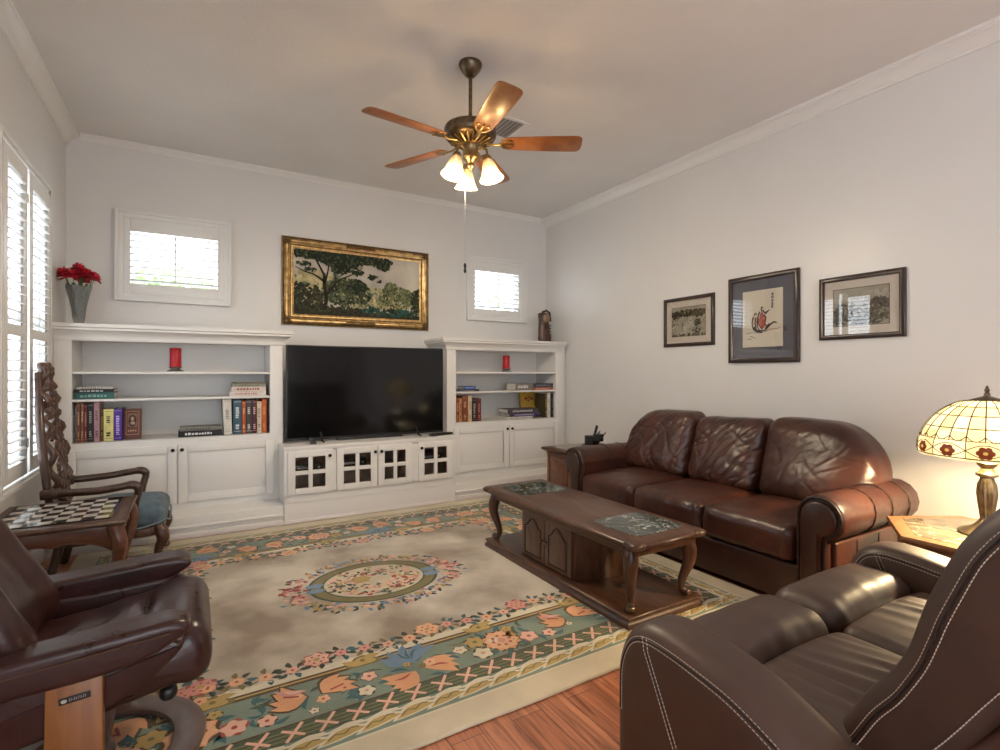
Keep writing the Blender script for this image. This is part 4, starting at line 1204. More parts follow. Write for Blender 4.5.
def cabriole(path, rad, foot=None):
    mb = MB()
    P3 = smooth_poly([Vector(p) for p in path], 5, closed=False)
    n = len(P3); rs = []
    for i in range(n):
        t = i/(n-1)*(len(rad)-1); j = min(int(t), len(rad)-2); rs.append(rad[j]+(rad[j+1]-rad[j])*(t-j))
    mb.tube(P3, rs, 10)
    return mb
for x, sx in ((1.735, -1), (2.178, 1)):
    for y, sy in ((1.745, -1), (3.065, 1)):
        def q(d, z): return (x - sx*0.035 + sx*d*0.72, y - sy*0.035 + sy*d*0.72, z)
        mb = cabriole([q(0.0, .378), q(0.012, .345), q(0.026, .30), q(0.022, .245), q(0.002, .19), q(-0.014, .14), q(-0.012, .105), q(0.006, .086), q(0.012, .0775)], [0.034, 0.037, 0.036, 0.030, 0.024, 0.020, 0.018, 0.022, 0.024])
        lg = part('leg', mb, M_DWOODV, ct)
        m = MB(); m.cushion(q(0.012, 0)[0]-0.02, q(0.012, 0)[0]+0.02, q(0.012, 0)[1]-0.02, q(0.012, 0)[1]+0.02, 0.0735, 0.105, 0.013, 1, 4); part('carved_foot', m, M_BRONZE if (sx < 0 and sy < 0) else M_DWOODV, lg)

# ================================================================ END TABLES AND LAMP
et = thing('end_table', 'six-sided wooden end table with a cream marble top beside the lit lamp', 'table', (2.96, 0.862, 0))
ec = Vector((2.96, 0.862, 0))
def hexa(r, n=6): return [(ec.x+r*math.sin(2*PI*k/n), ec.y+r*math.cos(2*PI*k/n)) for k in range(n)]
m = MB()
m.grid([[(x, y, z) for x, y in hexa(r)] for r, z in ((.33, .455), (.345, .462), (.362, .47), (.366, .48), (.360, .490), (.348, .492), (.298, .492), (.298, .484))], 0, False, closed_u=True, cap=True); part('tabletop', m, M_TANW, et)
m = MB(); m.prism(hexa(.297), 'z', .484, .4935, 0.001, 1, smooth=False); part('marble_inset', m, M_CMARB, et)
m = MB(); m.prism(hexa(.31), 'z', .09, .456, 0.004, 2, smooth=False); part('body', m, M_REDWOOD, et)
m = MB(); m.grid([[(x, y, z) for x, y in hexa(r)] for r, z in ((.345, .0), (.345, .05), (.335, .07), (.32, .09))], 0, False, closed_u=True, cap=True); part('base', m, M_REDWOOD, et)
for k in range(6):
    a = 2*PI*(k+.5)/6; n_ = Vector((math.sin(a), math.cos(a), 0)); u = Vector((n_.y, -n_.x, 0)); o = ec + n_*(.31*math.cos(PI/6))
    m = MB(); m.T = frame_M(o, u, (0, 0, 1), n_); m.rbox(-.11, .11, .14, .41, -0.002, .010, .003); m.rbox(-.075, .075, .175, .375, .008, .016, .004)
    d = part('door_panel', m, M_REDWOOD, et)

et2 = thing('side_table', 'small brown wooden end table between the sofa and the corner bookcase', 'table', (2.98, 3.60, 0))
m = MB(); stepped(m, 2.70, 3.30, 3.41, 3.79, [(-0.01, .500), (0.0, .507), (0.014, .515), (0.018, .525), (0.014, .535), (0.0, .539), (-0.02, .540)]); part('tabletop', m, M_DWOOD, et2)
m = MB(); m.prism([(2.74, 3.45), (3.26, 3.45), (3.26, 3.75), (2.74, 3.75)], 'z', .5395, .5425, 0); part('marble_inset', m, M_CMARB, et2)
m = MB(); m.rbox(2.735, 3.27, 3.44, 3.765, .09, .500, .004); part('body', m, M_REDWOOD, et2)
m = MB(); stepped(m, 2.725, 3.28, 3.43, 3.775, [(0.01, .0185), (0.01, .06), (0.0, .075), (-0.004, .092)]); part('base', m, M_DWOOD, et2)
for x in (2.735, 3.27):
    for y in (3.44, 3.765):
        m = MB(); m.lathe([(0, .08), (.017, .08), (.018, .10), (.012, .12), (.014, .25), (.012, .46), (.018, .48), (.017, .50), (0, .50)], (x, y, 0), 12); part('corner_post', m, M_TANW, et2)
m = MB(); m.rbox(2.727, 2.737, 3.49, 3.71, .13, .46, .003); d = part('door', m, M_REDWOOD, et2)
m = MB(); m.rbox(2.720, 2.730, 3.53, 3.67, .17, .42, .004); part('raised_panel', m, M_REDWOOD, d)
rcd = thing('remote_caddy', 'black slanted holder with thin black sticks behind the far arm of the sofa', 'caddy', (3.05, 3.55, .543))
m = MB()
m.rbox(3.0, 3.10, 3.47, 3.63, .543, .555, .004)
m.rbox(3.01, 3.09, 3.49, 3.60, .553, .64, .006); part('body', m, M_BLACK, rcd)
for a, b_, r_ in (((3.05, 3.545, .55), (3.05, 3.475, .735), .016), ((3.05, 3.52, .60), (3.05, 3.44, .688), .009), ((3.05, 3.46, .58), (3.05, 3.365, .686), .007)):
    m = MB(); m.tube([a, b_], r_, 8, flat=.5); part('stick', m, M_BLACK, rcd)
m = MB(); m.rbox(3.02, 3.08, 3.42, 3.50, .60, .665, .008); part('tray', m, M_BLACK, rcd)

# table lamp with leaded glass shade
def tiffany():
    L = Vector((2.972, 0.852, 0.494))
    rt = thing('table_lamp', 'lit table lamp with a cream leaded-glass dome shade and bronze base', 'lamp', L)
    m = MB()
    fl = lambda a, z: 1 + (0.06*math.cos(a*14) if 0.06 < z < 0.24 else 0)
    m.lathe([(0, 0.0), (0.095, 0.0), (0.10, 0.008), (0.085, 0.018), (0.06, 0.028), (0.045, 0.04), (0.032, 0.055), (0.022, 0.07), (0.025, 0.10), (0.030, 0.14), (0.034, 0.18), (0.031, 0.22), (0.025, 0.24), (0.023, 0.25), (0.038, 0.258), (0.038, 0.268), (0.026, 0.276), (0.020, 0.29), (0.034, 0.305), (0.036, 0.315), (0.02, 0.325), (0.018, 0.36), (0.012, 0.37), (0.010, 0.58), (0, 0.58)], L, 56, flute=fl)
    part('base', m, M_BRONZE, rt)
    prof = [(0.052, 0.592), (0.085, 0.585), (0.120, 0.566), (0.152, 0.540), (0.180, 0.506), (0.203, 0.466), (0.217, 0.432), (0.225, 0.400), (0.226, 0.372), (0.222, 0.350)]
    bands = smooth_poly([Vector((r_*1.055, z-.006)) for r_, z in prof], 3, closed=False)
    G = lit_glass('cream_art_glass', (0.62, 0.54, 0.34), (1.0, 0.90, 0.60), 0.20, 0.5, tc=(0.050, 0.042, 0.025))
    G2 = lit_glass('white_art_glass', (0.66, 0.62, 0.46), (1.0, 0.94, 0.72), 0.26, 0.5, tc=(0.068, 0.060, 0.040))
    GR = lit_glass('ruby_art_glass', (0.20, 0.05, 0.02), (0.45, 0.14, 0.05), 0.06, 0.3)
    GO = lit_glass('amber_art_glass', (0.55, 0.38, 0.12), (0.9, 0.55, 0.15), 0.25, 0.4)
    m = MB(); n = 72; rows = []
    def pt(r_, z, a, off=0): return L + Vector(((r_+off)*math.cos(a), (r_+off)*math.sin(a), z))
    for q in bands: rows.append([pt(q.x, q.y, 2*PI*k/n) for k in range(n)])
    nr = len(rows)
    vs_ = [p for r_ in rows for p in r_]
    fs0 = [[], [], []]
    rr = random.Random(5)
    tone = {}
    for i in range(nr-1):
        for k in range(n):
            q = bands[i]
            key = (k//3, int(i/5) if q.y > .43 else 99)
            t = tone.setdefault(key, rr.random())
            mi = 0 if t < .6 else 1
            m_f = (i*n+k, i*n+(k+1) % n, (i+1)*n+(k+1) % n, (i+1)*n+k)
            fs0[mi].append(m_f)
    m.add(vs_, fs0[0], 0, True)
    o = len(m.v) - len(vs_)
    for f in fs0[1]: m.f.append(f); m.m.append(1); m.s.append(True)
    shade = part('shade', m, [G, G2], rt)
    m = MB()
    top = [q for q in bands if q.y > 0.425]
    for k in range(24):
        a = 2*PI*k/24
        m.tube([pt(q.x, q.y, a, .0005) for q in top], .0024, 5)
    for z in (0.560, 0.520, 0.478):
        q = min(bands, key=lambda b_: abs(b_.y-z)); m.tube([pt(q.x, q.y, 2*PI*k/48, .0005) for k in range(49)], .0022, 5)
    def rad(z):
        for i in range(nr-1):
            if bands[i].y >= z >= bands[i+1].y: t = (bands[i].y-z)/(bands[i].y-bands[i+1].y+1e-9); return bands[i].x+(bands[i+1].x-bands[i].x)*t
        return bands[-1].x
    for k in range(24):
        pts = []
        for j in range(9):
            t = j/8; a = 2*PI*(k+t)/24; z = 0.443 - 0.020*math.sin(PI*t); pts.append(pt(rad(z), z, a, .0008))
        m.tube(pts, .0018, 5)
    for k in range(12):
        for sg in (0, 1):
            pts = []
            for j in range(13):
                t = j/12; a = 2*PI*(k+t)/12; z = 0.385 + (0.026 if sg else -0.026)*math.sin(PI*t); pts.append(pt(rad(z), z, a, .0008))
            m.tube(pts, .0018, 5)
        a = 2*PI*k/12; m.tube([pt(rad(z), z, a, .0008) for z in (.424, .405, .385, .365, .352)], .0018, 5)
    for z in (0.352, 0.424): m.tube([pt(rad(z), z, 2*PI*k/60, .0004) for k in range(61)], .0026 if z < .36 else .0015, 5)
    part('leading', m, plain('dark_lead', (0.06, 0.045, 0.025), 0.45, 0.6), shade)
    for k in range(12):
        m = MB()
        a0 = 2*PI*(k+.5)/12
        for pz in range(6):
            g = 2*PI*pz/6
            cz = .380+.016*math.sin(g); ca = a0+.078*math.cos(g)
            pts = [pt(rad(cz+.011*math.sin(h)), cz+.0115*math.sin(h), ca+.050*math.cos(h), .0022+pz*.0001) for h in [2*PI*j/8 for j in range(8)]]
            m.poly(pts, 0)
        m.poly([pt(rad(.380), .380+.007*math.sin(h), a0+.032*math.cos(h), .0036) for h in [2*PI*j/8 for j in range(8)]], 1)
        part('glass_flower', m, [GR, GO], shade, weld=False)
    m = MB(); m.lathe([(0, .606), (.012, .606), (.03, .599), (.058, .590), (.062, .584), (0, .582)], L, 28); m.lathe([(0, .652), (.003, .650), (.007, .638), (.010, .629), (.006, .623), (.011, .615), (.012, .606), (0, .604)], L, 16); part('cap', m, M_BRONZE, rt)
    m = MB(); m.tube([L+Vector((-.09, -.1, .38)), L+Vector((-.09, -.1, .31))], .0012, 5); m.lathe([(0, .297), (.006, .300), (.007, .306), (.003, .312), (0, .313)], L+Vector((-.09, -.1, 0)), 10); part('pull_chain', m, M_BRASS, rt)
    lb = lit_glass('bulb_glass', (0.9, 0.85, 0.7), (1, 0.8, 0.5), 6.0, .3)
    m = MB()
    m.lathe([(0, .49), (.02, .48), (.03, .455), (.028, .43), (.014, .40), (.012, .39), (0, .39)], L+Vector((.05, 0, 0)), 14); part('bulb', m, lb, rt)
    lamp_light('table_lamp_light', L+Vector((-.03, -.03, .44)), 58.0, (1.0, 0.76, 0.44), .05, rt)
tiffany()

# ================================================================ LOVESEAT (faces +Y, back towards the camera)
lv = thing('loveseat', 'chocolate leather loveseat with pale stitching, seen from behind its arm', 'loveseat', (1.69, 0.60, 0))
def stitches(mb, pts, gap=0.0092, ln=0.0062, r=0.00105, off=None):
    """row of short raised stitches along a polyline"""
    P3 = [Vector(p) for p in pts]; d = 0.0; nxt = 0.0
    for a, b_ in zip(P3[:-1], P3[1:]):
        L_ = (b_-a).length
        if L_ < 1e-6: continue
        u = (b_-a)/L_
        while nxt <= d+L_:
            s0 = a+u*(nxt-d); mb.tube([s0-u*ln/2, s0+u*ln/2], r, 4); nxt += gap
        d += L_
ARM = [(1.052, .07), (1.060, .18), (1.062, .30), (1.060, .40), (1.048, .455), (1.022, .505), (.985, .535), (.935, .548), (.87, .547), (.79, .538), (.70, .522), (.62, .494), (.54, .458), (.46, .425), (.36, .400), (.26, .385), (.18, .38), (.14, .34), (.13, .20), (.13, .07), (.4, .06), (.8, .06)]
armpoly = smooth_poly(ARM, 3)
for side, (xo, xi) in enumerate(((0.985, 1.165), (2.375, 2.20))):
    m = MB(); a0, a1 = min(xo, xi), max(xo, xi)
    m.prism(armpoly, 'x', a0, a1, 0.05, 6, rings=3, bulge0=0.006, bulge1=0.006, mid=2)
    arm = part('arm', m, M_LOVE, lv)
    # stitching around both faces and the diagonal seam
    for sx, xx in ((-1, a0), (1, a1)):
        m = MB(); ms = MB()
        top = [Vector(p) for p in smooth_poly(ARM[2:17], 5, closed=False)]
        cenp = Vector((.6, .25))
        for ins, xoff in ((0.024, 0.0066), (0.036, 0.0013)):
            pts = []
            for i, p in enumerate(top):
                t = (top[min(i+1, len(top)-1)] - top[max(i-1, 0)]).normalized(); nn = Vector((t.y, -t.x))
                if nn.dot(cenp-p) < 0: nn = -nn
                q = p + nn*ins
                pts.append((xx - sx*xoff, q.x, q.y))
            stitches(m, pts)
            if ins == 0.024:
                seam = [(xx - sx*0.0042, p[1]+(cenp.x-p[1])*.012, p[2]+(cenp.y-p[2])*.022) for p in pts]
                ms.tube(seam, 0.0025, 5)
        for dy in (-.007, .007):
            l = [(xx + sx*0.0045, .945+dy-(.115)*t, .520-.24*t) for t in [j/10 for j in range(11)]]
            l[0] = (xx - sx*0.002, l[0][1], l[0][2])
            stitches(m, l)
        ms.tube([(xx + sx*0.0025, .945-.115*t, .520-.24*t) for t in [j/10 for j in range(1, 11)]], 0.0025, 5)
        part('stitching', m, M_STITCH, arm, weld=False); part('seam', ms, M_SEAM, arm)
    m = MB(); m.lathe([(0, 0), (0.016, 0), (0.018, 0.004), (0.013, 0.008), (0, 0.009)], n=20, M=frame_M((xo-0.004 if side == 0 else xo+0.004, .80, .275), (0, 1, 0), (0, 0, 1), (-1 if side == 0 else 1, 0, 0))); part('recline_button', m, M_BRONZE, arm)
m = MB(); m.rbox(1.10, 2.28, .18, 1.0, .05, .30, .02); part('base', m, M_LOVE, lv)
SEAM = 1.665
for a, b_ in ((1.170, SEAM-.003), (SEAM+.003, 2.205)):
    m = MB()
    def roll(u, p, n):
        d = Vector((0, 0, 0))
        if u.z > -.2:
            d += Vector((0, 0, .022*(1-u.x**2)*(1-u.y**2)))
            pl = max(0, -u.y-.2)
            d += Vector((0, 0, .010*pl*nz((p.x*3, p.y, 0), 9, 3))) + n*.003*nz((p.x, p.y, p.z), 12, 1)
        return d
    m.cushion(a, b_, .815, 1.050, .27, .475, .065, (24, 10, 4), 6, disp=roll)
    part('front_roll', m, M_LOVE, lv)
    m = MB()
    def pleat(u, p, n, a=a, b_=b_):
        d = Vector((0, 0, 0))
        if u.z > .0:
            t = max(0, min(1, (.83-p.y)/.36))
            w = (1-abs(u.x)**3)
            x = (p.x-a)/(b_-a)
            fan = x*(1.0 + .25*(1-t)) + .10*(1-t)*x + .05*nz((p.x*2, p.y*2, 0), 2, 4) + .02*nz((p.x*6, p.y*2.5, 0), 3, 14)
            s_ = math.sin(fan*2*PI*6.2 + 2.6*nz((p.x*4, p.y*.8, 0), 1.6, 8))
            am = max(0.0, .55 + 1.1*nz((p.x*5, p.y*2.2, 1.2), 1.6, 2))
            d.z += w*t**0.9*.018*am*(max(0, s_)**.8 - .6*max(0, -s_)**1.6)
            d.z += w*.004*nz((p.x*9, p.y*3, 0), 2.2, 6)*t
            d.z += .016*(1-u.x**2) - .015*t*0
        return d
    m.cushion(a, b_, .40, .822, .27, .437, .04, (70, 26, 3), 4, disp=pleat)
    part('seat_cushion', m, M_LOVE, lv)
m = MB(); m.rbox(1.18, 2.20, 1.00, 1.045, .07, .31, .02); part('footrest_panel', m, M_LOVE, lv)
BK = [(.600, .33), (.574, .395), (.541, .455), (.512, .525), (.478, .585), (.452, .645), (.440, .70), (.431, .755), (.412, .82), (.384, .885), (.345, .945), (.30, .995), (.25, 1.02), (.195, 1.01), (.160, .965), (.150, .90), (.185, .80), (.235, .69), (.285, .59), (.33, .50), (.385, .41), (.43, .33)]
BK = [(y + .038 - .034*max(0, min(1, (z-.45)/.35)), z + .004) for y, z in BK]
bkp = smooth_poly(BK, 3)
for a, b_ in ((1.182, SEAM-.002), (SEAM+.002, 2.192)):
    m = MB()
    def crease(p):
        return p + Vector((0, .006*nz((p.x*3, p.y*2, p.z), 5, 3), .006*nz((p.x, p.z*2, p.y), 4, 9)))
    m.prism(bkp, 'x', a, b_, .055, 7, mid=14, warp=crease, strip=True)
    bkr = part('backrest', m, M_LOVE, lv)
    for sx, xx in ((-1, a), (1, b_)):
        m = MB(); ms = MB()
        front = smooth_poly(BK[0:14], 5, closed=False); mids = []
        for ins, xo_ in ((.030, .0065), (.046, .001)):
            pts = []
            for i, p in enumerate(front):
                t = (front[min(i+1, len(front)-1)] - front[max(i-1, 0)]).normalized(); nn = Vector((t.y, -t.x))
                if nn.dot(Vector((.3, .6))-p) < 0: nn = -nn
                q = p+nn*ins; P_ = crease(Vector((xx - sx*xo_, q.x, q.y))); pts.append(P_)
                if ins < .04: q2 = p+nn*.038; mids.append(crease(Vector((xx, q2.x, q2.y))))
            stitches(m, pts, .0085, .0058, .0011)
        ms.tube([Vector((xx - sx*.0026, p.y, p.z)) for p in mids], .0030, 5)
        rear = [Vector(p) for p in BK[15:22]]
        pts = [crease(Vector((xx + sx*.001, p.x+.040, p.y+.012))) for p in smooth_poly(rear, 5, closed=False)]
        stitches(m, pts, .0085, .0058, .0011)
        part('stitching', m, M_STITCH, bkr, weld=False); part('seam', ms, M_SEAM, bkr)
m = MB(); m.prism(smooth_poly([(.14, .10), (.13, .5), (.115, .82), (.16, .88), (.23, .80), (.32, .60), (.44, .42), (.50, .10)], 3), 'x', 1.188, 2.187, .03, 5, mid=2); part('back_panel', m, plain('red_brown_back_leather', (.10, .04, .026), .45, var=.15), lv)
for x in (1.05, 2.32):
    for y in (.2, .98):
        m = MB(); m.lathe([(0, 0.0005), (.025, 0.0005), (.022, .07), (0, .07)], (x, y, 0), 12); part('foot', m, M_BLACK, lv)

# ================================================================ SWIVEL RECLINER (faces +X)
rl = thing('recliner_chair', 'burgundy leather swivel recliner with honey wood arm posts on a round base', 'chair', (-.26, 1.98, .0185))
RY = 1.98
m = MB(); rows = []
for k in range(56):
    a = 2*PI*k/56
    c, s_ = math.cos(a), math.sin(a)
    ring_ = []
    for j in range(12):
        g = 2*PI*j/12
        ex = math.copysign(abs(math.cos(g))**.5, math.cos(g))*.046; ez = math.copysign(abs(math.sin(g))**.5, math.sin(g))*.012
        ring_.append((-.26+(.246+ex)*c, RY+(.246+ex)*s_, .031+ez))
    rows.append(ring_)
m.grid(rows, 0, True, closed_u=True, closed_v=True); part('base_ring', m, M_RING, rl)
m = MB(); m.rbox(-.285, -.235, RY-.25, RY+.25, .022, .046, .006); m.rbox(-.50, -.26, RY-.03, RY+.03, .024, .046, .006); m.lathe([(0, .04), (.05, .04), (.045, .06), (.03, .07), (.03, .24), (0, .24)], (-.26, RY, 0), 20); part('pedestal', m, M_RING, rl)
m = MB(); m.rbox(-.44, -.22, RY-.13, RY+.13, .245, .285, .015); m.rbox(-.30, -.22, RY-.325, RY+.325, .262, .282, .006); part('seat_frame', m, M_BLACK, rl)
# seat: side profile in XZ, extruded along Y
m = MB()
SP = [(-.52, .25), (-.52, .37), (-.44, .398), (-.30, .412), (-.15, .440), (-.06, .466), (.0, .462), (.036, .42), (.044, .36), (.030, .312), (-.01, .290), (-.06, .292), (-.15, .272), (-.30, .245)]
def swarp(p):
    y = (p.y-RY)/.26
    z = p.z
    if z > .38:
        t = max(0, 1-((p.x+.25)/.2)**2)
        z -= .020*(y*y)*1 - .012
        z += .008*math.sin(p.x*55+math.sin(p.y*30))*max(0, t)*(1-abs(y))*(1 if p.x < -.12 else .3)
        z -= .016*math.exp(-((p.x+.135)/.014)**2)*(1-y*y)
    w = 1 + .10*max(0, (p.x+.2)/.27)
    return Vector((p.x, RY+(p.y-RY)*w, z))
m.prism(smooth_poly(SP, 6), 'y', RY-.235, RY+.235, .055, 6, rings=3, bulge0=.01, bulge1=.01, mid=16, warp=swarp)
sc = part('seat', m, M_RECL, rl)
m = MB(); m.tube([(-.135, RY-.20+.40*k/20, .444+.006*(1-((k-10)/10)**2)-.012*((k-10)/10)**2) for k in range(21)], .003, 5); part('cross_seam', m, M_SEAM, sc)
# backrest: leaning back, profile in XZ
m = MB()
BP = [(-.44, .37), (-.405, .45), (-.438, .55), (-.490, .64), (-.548, .74), (-.603, .83), (-.660, .92), (-.705, .965), (-.755, .975), (-.80, .945), (-.805, .86), (-.765, .75), (-.705, .62), (-.64, .50), (-.58, .40), (-.50, .35)]
def bwarp(p):
    y = (p.y-RY)/.25
    side_bulge = .035*max(0, abs(y)-.45)/.55
    return Vector((p.x+side_bulge + .004*nz((p.x, p.y, p.z), 9, 2), p.y, p.z + .003*nz((p.x, p.y, p.z), 8, 5)))
m.prism(smooth_poly(BP, 4), 'y', RY-.265, RY+.265, .075, 7, rings=3, bulge0=.01, bulge1=.01, mid=14, warp=bwarp)
bk = part('backrest', m, M_RECL, rl)
m = MB()
m.cushion(-.62, -.345, RY-.275, RY-.175, .47, .74, .05, (6, 3, 8), 5, disp=lambda u, p, n: Vector((-(p.z-.50)*.50, 0, 0)) + n*.006*nz((p.x, p.y, p.z), 14, 3)); part('side_bolster', m, M_RECL, bk)
m = MB()
m.cushion(-.66, -.40, RY+.205, RY+.285, .44, .74, .04, (6, 3, 8), 5, disp=lambda u, p, n: Vector((-(p.z-.46)*.55, 0, 0)) + n*.006*nz((p.x, p.y, p.z), 14, 3)); part('side_bolster', m, M_RECL, bk)
for sg in (-1, 1):
    yo = RY + sg*.345; yi = RY + sg*.225
    ya, yb = min(yo, yi), max(yo, yi)
    m = MB()
    AP = [(-.70, .425), (-.70, .478), (-.60, .492), (-.40, .507), (-.20, .522), (-.08, .529), (-.030, .522), (-.012, .503), (-.022, .484), (-.065, .462), (-.12, .440), (-.25, .424), (-.45, .415), (-.62, .412)]
    m.prism(smooth_poly(AP, 5), 'y', ya, yb, .017, 6, mid=8, warp=lambda p: Vector((p.x, p.y - sg*.018*max(0, (p.x+.16)/.16)**2 * (1 if sg*(p.y-RY) > .285 else -.6), p.z + .002*nz((p.x, p.y, p.z), 10, 1))))
    ar = part('armrest', m, M_RECL, rl)
    m = MB(); m.prism(smooth_poly([(-.56, .27), (-.56, .44), (-.30, .455), (-.10, .465), (-.04, .455), (-.03, .43), (-.08, .38), (-.20, .31), (-.34, .27)], 4), 'y', min(yi-sg*.004, yi+sg*.06), max(yi-sg*.004, yi+sg*.06), .018, 4, mid=2); part('inner_panel', m, M_RECL, ar)
    m = MB(); m.tube([(x, yo - sg*.0005, z) for x, z in ((-.69, .452), (-.5, .468), (-.3, .484), (-.15, .496), (-.06, .502))], .0024, 5); part('edge_piping', m, plain('tan_piping', (.10, .05, .03), .5), ar)
    m = MB()
    yp0, yp1 = (yo+.012, yo+.050) if sg < 0 else (yo-.050, yo-.012)
    m.prism([(-.318, .0205), (-.205, .0205), (-.203, .12), (-.203, .44), (-.318, .43), (-.320, .12)], 'y', yp0, yp1, .005, 2, smooth=False); po = part('arm_post', m, M_POST, rl)
    if sg < 0:
        yl = yp0 - .0012
        m = MB(); m.T = frame_M((-.259, yl, .389), (.985, 0, .0), (0, 0, 1), (0, -1, 0)) @ Matrix.Rotation(R(4), 4, 'Z'); m.rbox(-.032, .032, -.0085, .0085, -.001, .0012, .001)
        lp = part('maker_plate', m, M_BLACK, po)
        m = MB(); m.T = frame_M((-.259, yl-.0014, .389), (.985, 0, .0), (0, 0, 1), (0, -1, 0)) @ Matrix.Rotation(R(4), 4, 'Z')
        m.poly([(-.0215+.0062*math.cos(t*PI/8), -.0005+.0046*math.sin(t*PI/8), 0) for t in range(16)])
        x = -.0115; rr = random.Random(4)
        for k in range(8):
            w_ = .0036
            m.poly([(x, -.0035, 0), (x+.0012, -.0035, 0), (x+.0022, .0030, 0), (x+.0010, .0030, 0)])
            if k % 2 == 0: m.poly([(x+.001, .0018, 0), (x+w_, .0018, 0), (x+w_+.0004, .0030, 0), (x+.001, .0030, 0)])
            if k % 3 != 1: m.poly([(x, -.0035, 0), (x+w_*.8, -.0035, 0), (x+w_*.8, -.0025, 0), (x, -.0025, 0)])
            x += .0046
        part('plate_lettering', m, plain('pale_print', (.55, .48, .42), .5), lp)
m = MB(); m.tube([(-.075, RY-.10, .30), (-.070, RY-.13, .262)], .005, 8); m.cushion(-.094, -.046, RY-.158, RY-.112, .216, .264, .022, 1, 5); part('tension_knob', m, M_BLACK, rl)

# ================================================================ CHESS TABLE
ch = thing('chess_table', 'square mahogany game table with a black and white inlaid chessboard top', 'table', (-.56, 3.33, 0))
tx0, tx1, ty0, ty1, tz = -.842, -.290, 3.035, 3.640, .498
m = MB()
stepped(m, tx0, tx1, ty0, ty1, [(-.02, tz-.026), (-.006, tz-.025), (.0, tz-.019), (.003, tz-.012), (.0, tz-.004), (-.006, tz), (-.045, tz), (-.048, tz-.003)])
part('tabletop', m, M_DWOOD, ch)
bx0, bx1, by0, by1 = -.795, -.365, 3.125, 3.595
m = MB()
for i in range(8):
    for j in range(8):
        sx, sy = (bx1-bx0)/8, (by1-by0)/8
        x, y = bx0+i*sx, by0+j*sy
        m.box(x+.0006, x+sx-.0006, y+.0006, y+sy-.0006, tz-.004, tz+.0008, (i+j+1) % 2)
m.box(bx0-.012, bx1+.012, by0-.012, by0, tz-.004, tz+.0006, 1); m.box(bx0-.012, bx1+.012, by1, by1+.012, tz-.004, tz+.0006, 1); m.box(bx0-.012, bx0, by0, by1, tz-.004, tz+.0006, 1); m.box(bx1, bx1+.012, by0, by1, tz-.004, tz+.0006, 1)
part('chessboard_tile_pattern', m, [M_WSQ, M_BSQ], ch)
def scallop(L, h0, h1, n=24):
    pts = [(0, tz-.026), (L, tz-.026)]
    for k in range(n+1):
        t = 1-k/n; e = abs(2*t-1)
        z = h0 + (h1-h0)*(1-e**3) - .012*math.exp(-((t-.5)/.07)**2)
        pts.append((L*t, z))
    return pts
for a, b_, const, ax in ((tx0+.05, tx1-.05, ty0+.03, 'y'), (tx0+.05, tx1-.05, ty1-.05, 'y'), (ty0+.05, ty1-.05, tx0+.03, 'x'), (ty0+.05, ty1-.05, tx1-.05, 'x')):
    m = MB(); poly = [(a+u, z) for u, z in scallop(b_-a, tz-.145, tz-.085)]
    m.prism(poly, ax, const, const+.02, .003, 2, smooth=False); ap = part('apron', m, M_REDWOOD, ch)
    m = MB(); ed = [(a+u, z-.0) for u, z in scallop(b_-a, tz-.145, tz-.085)[2:]]
    q = const-.002 if const < (3.3 if ax == 'y' else -.56) else const+.022
    m.tube([(u, q, z) if ax == 'y' else (q, u, z) for u, z in ed], .005, 6); part('apron_bead', m, M_REDWOOD, ap)
for sx, x in ((-1, tx0+.05), (1, tx1-.05)):
    for sy, y in ((-1, ty0+.05), (1, ty1-.05)):
        def q(d, z): return (x+sx*d*.75, y+sy*d*.75, z)
        mb = cabriole([q(0, tz-.027), q(.02, tz-.07), q(.036, tz-.12), q(.030, tz-.18), q(.008, tz-.26), q(-.012, tz-.34), q(-.010, tz-.42), q(.012, .045), q(.026, (.038 if x > -.7 else .0195))], [.034, .037, .034, .027, .021, .017, .015, .019, .020])
        lg = part('leg', mb, M_REDWOOD, ch)
        m = MB(); fx, fy, _ = q(.026, 0); fz = .0205 if x > -.7 else .001
        m.cushion(fx-.024, fx+.024, fy-.024, fy+.024, fz, fz+.032, .014, 1, 4); part('foot', m, M_REDWOOD, lg)

# ================================================================ CARVED ARMCHAIR (faces +X)
ac = thing('carved_armchair', 'tall carved dark wood armchair with a slate blue seat by the shutters', 'chair', (-.45, 3.98, .0185))
AY = 3.98
m = MB()
def dome(u, p, n):
    d = Vector((0, 0, 0))
    if u.z > 0: d.z += .045*(1-u.x**2)*(1-u.y**2)
    d.y += -(p.y-AY)*.10*(1-(u.x+1)/2)
    d += n*.002*nz((p.x, p.y, p.z), 14, 1)
    return d
m.cushion(-.665, -.150, AY-.245, AY+.245, .262, .392, .055, (12, 12, 3), 5, disp=dome); st_ = part('seat', m, M_BLUE, ac)
m = MB()
edge = smooth_poly([(-.665, AY-.215), (-.40, AY-.243), (-.20, AY-.235), (-.150, AY-.17), (-.142, AY), (-.150, AY+.17), (-.20, AY+.235), (-.40, AY+.243), (-.665, AY+.215)], 6, closed=False)
zs = [.288+.018*math.cos(k*.42) for k in range(len(edge))]
m.tube([(p.x+.003, p.y, z) for p, z in zip(edge, zs)], .0055, 6); part('gimp_trim', m, plain('pale_blue_gimp', (.22, .28, .30), .7), st_)
m = MB(); m.prism(smooth_poly([(-.66, AY-.225), (-.40, AY-.235), (-.20, AY-.225), (-.165, AY), (-.20, AY+.225), (-.40, AY+.235), (-.66, AY+.225)], 4), 'z', .215, .272, .012, 3); part('seat_rail', m, M_CARVE, ac)
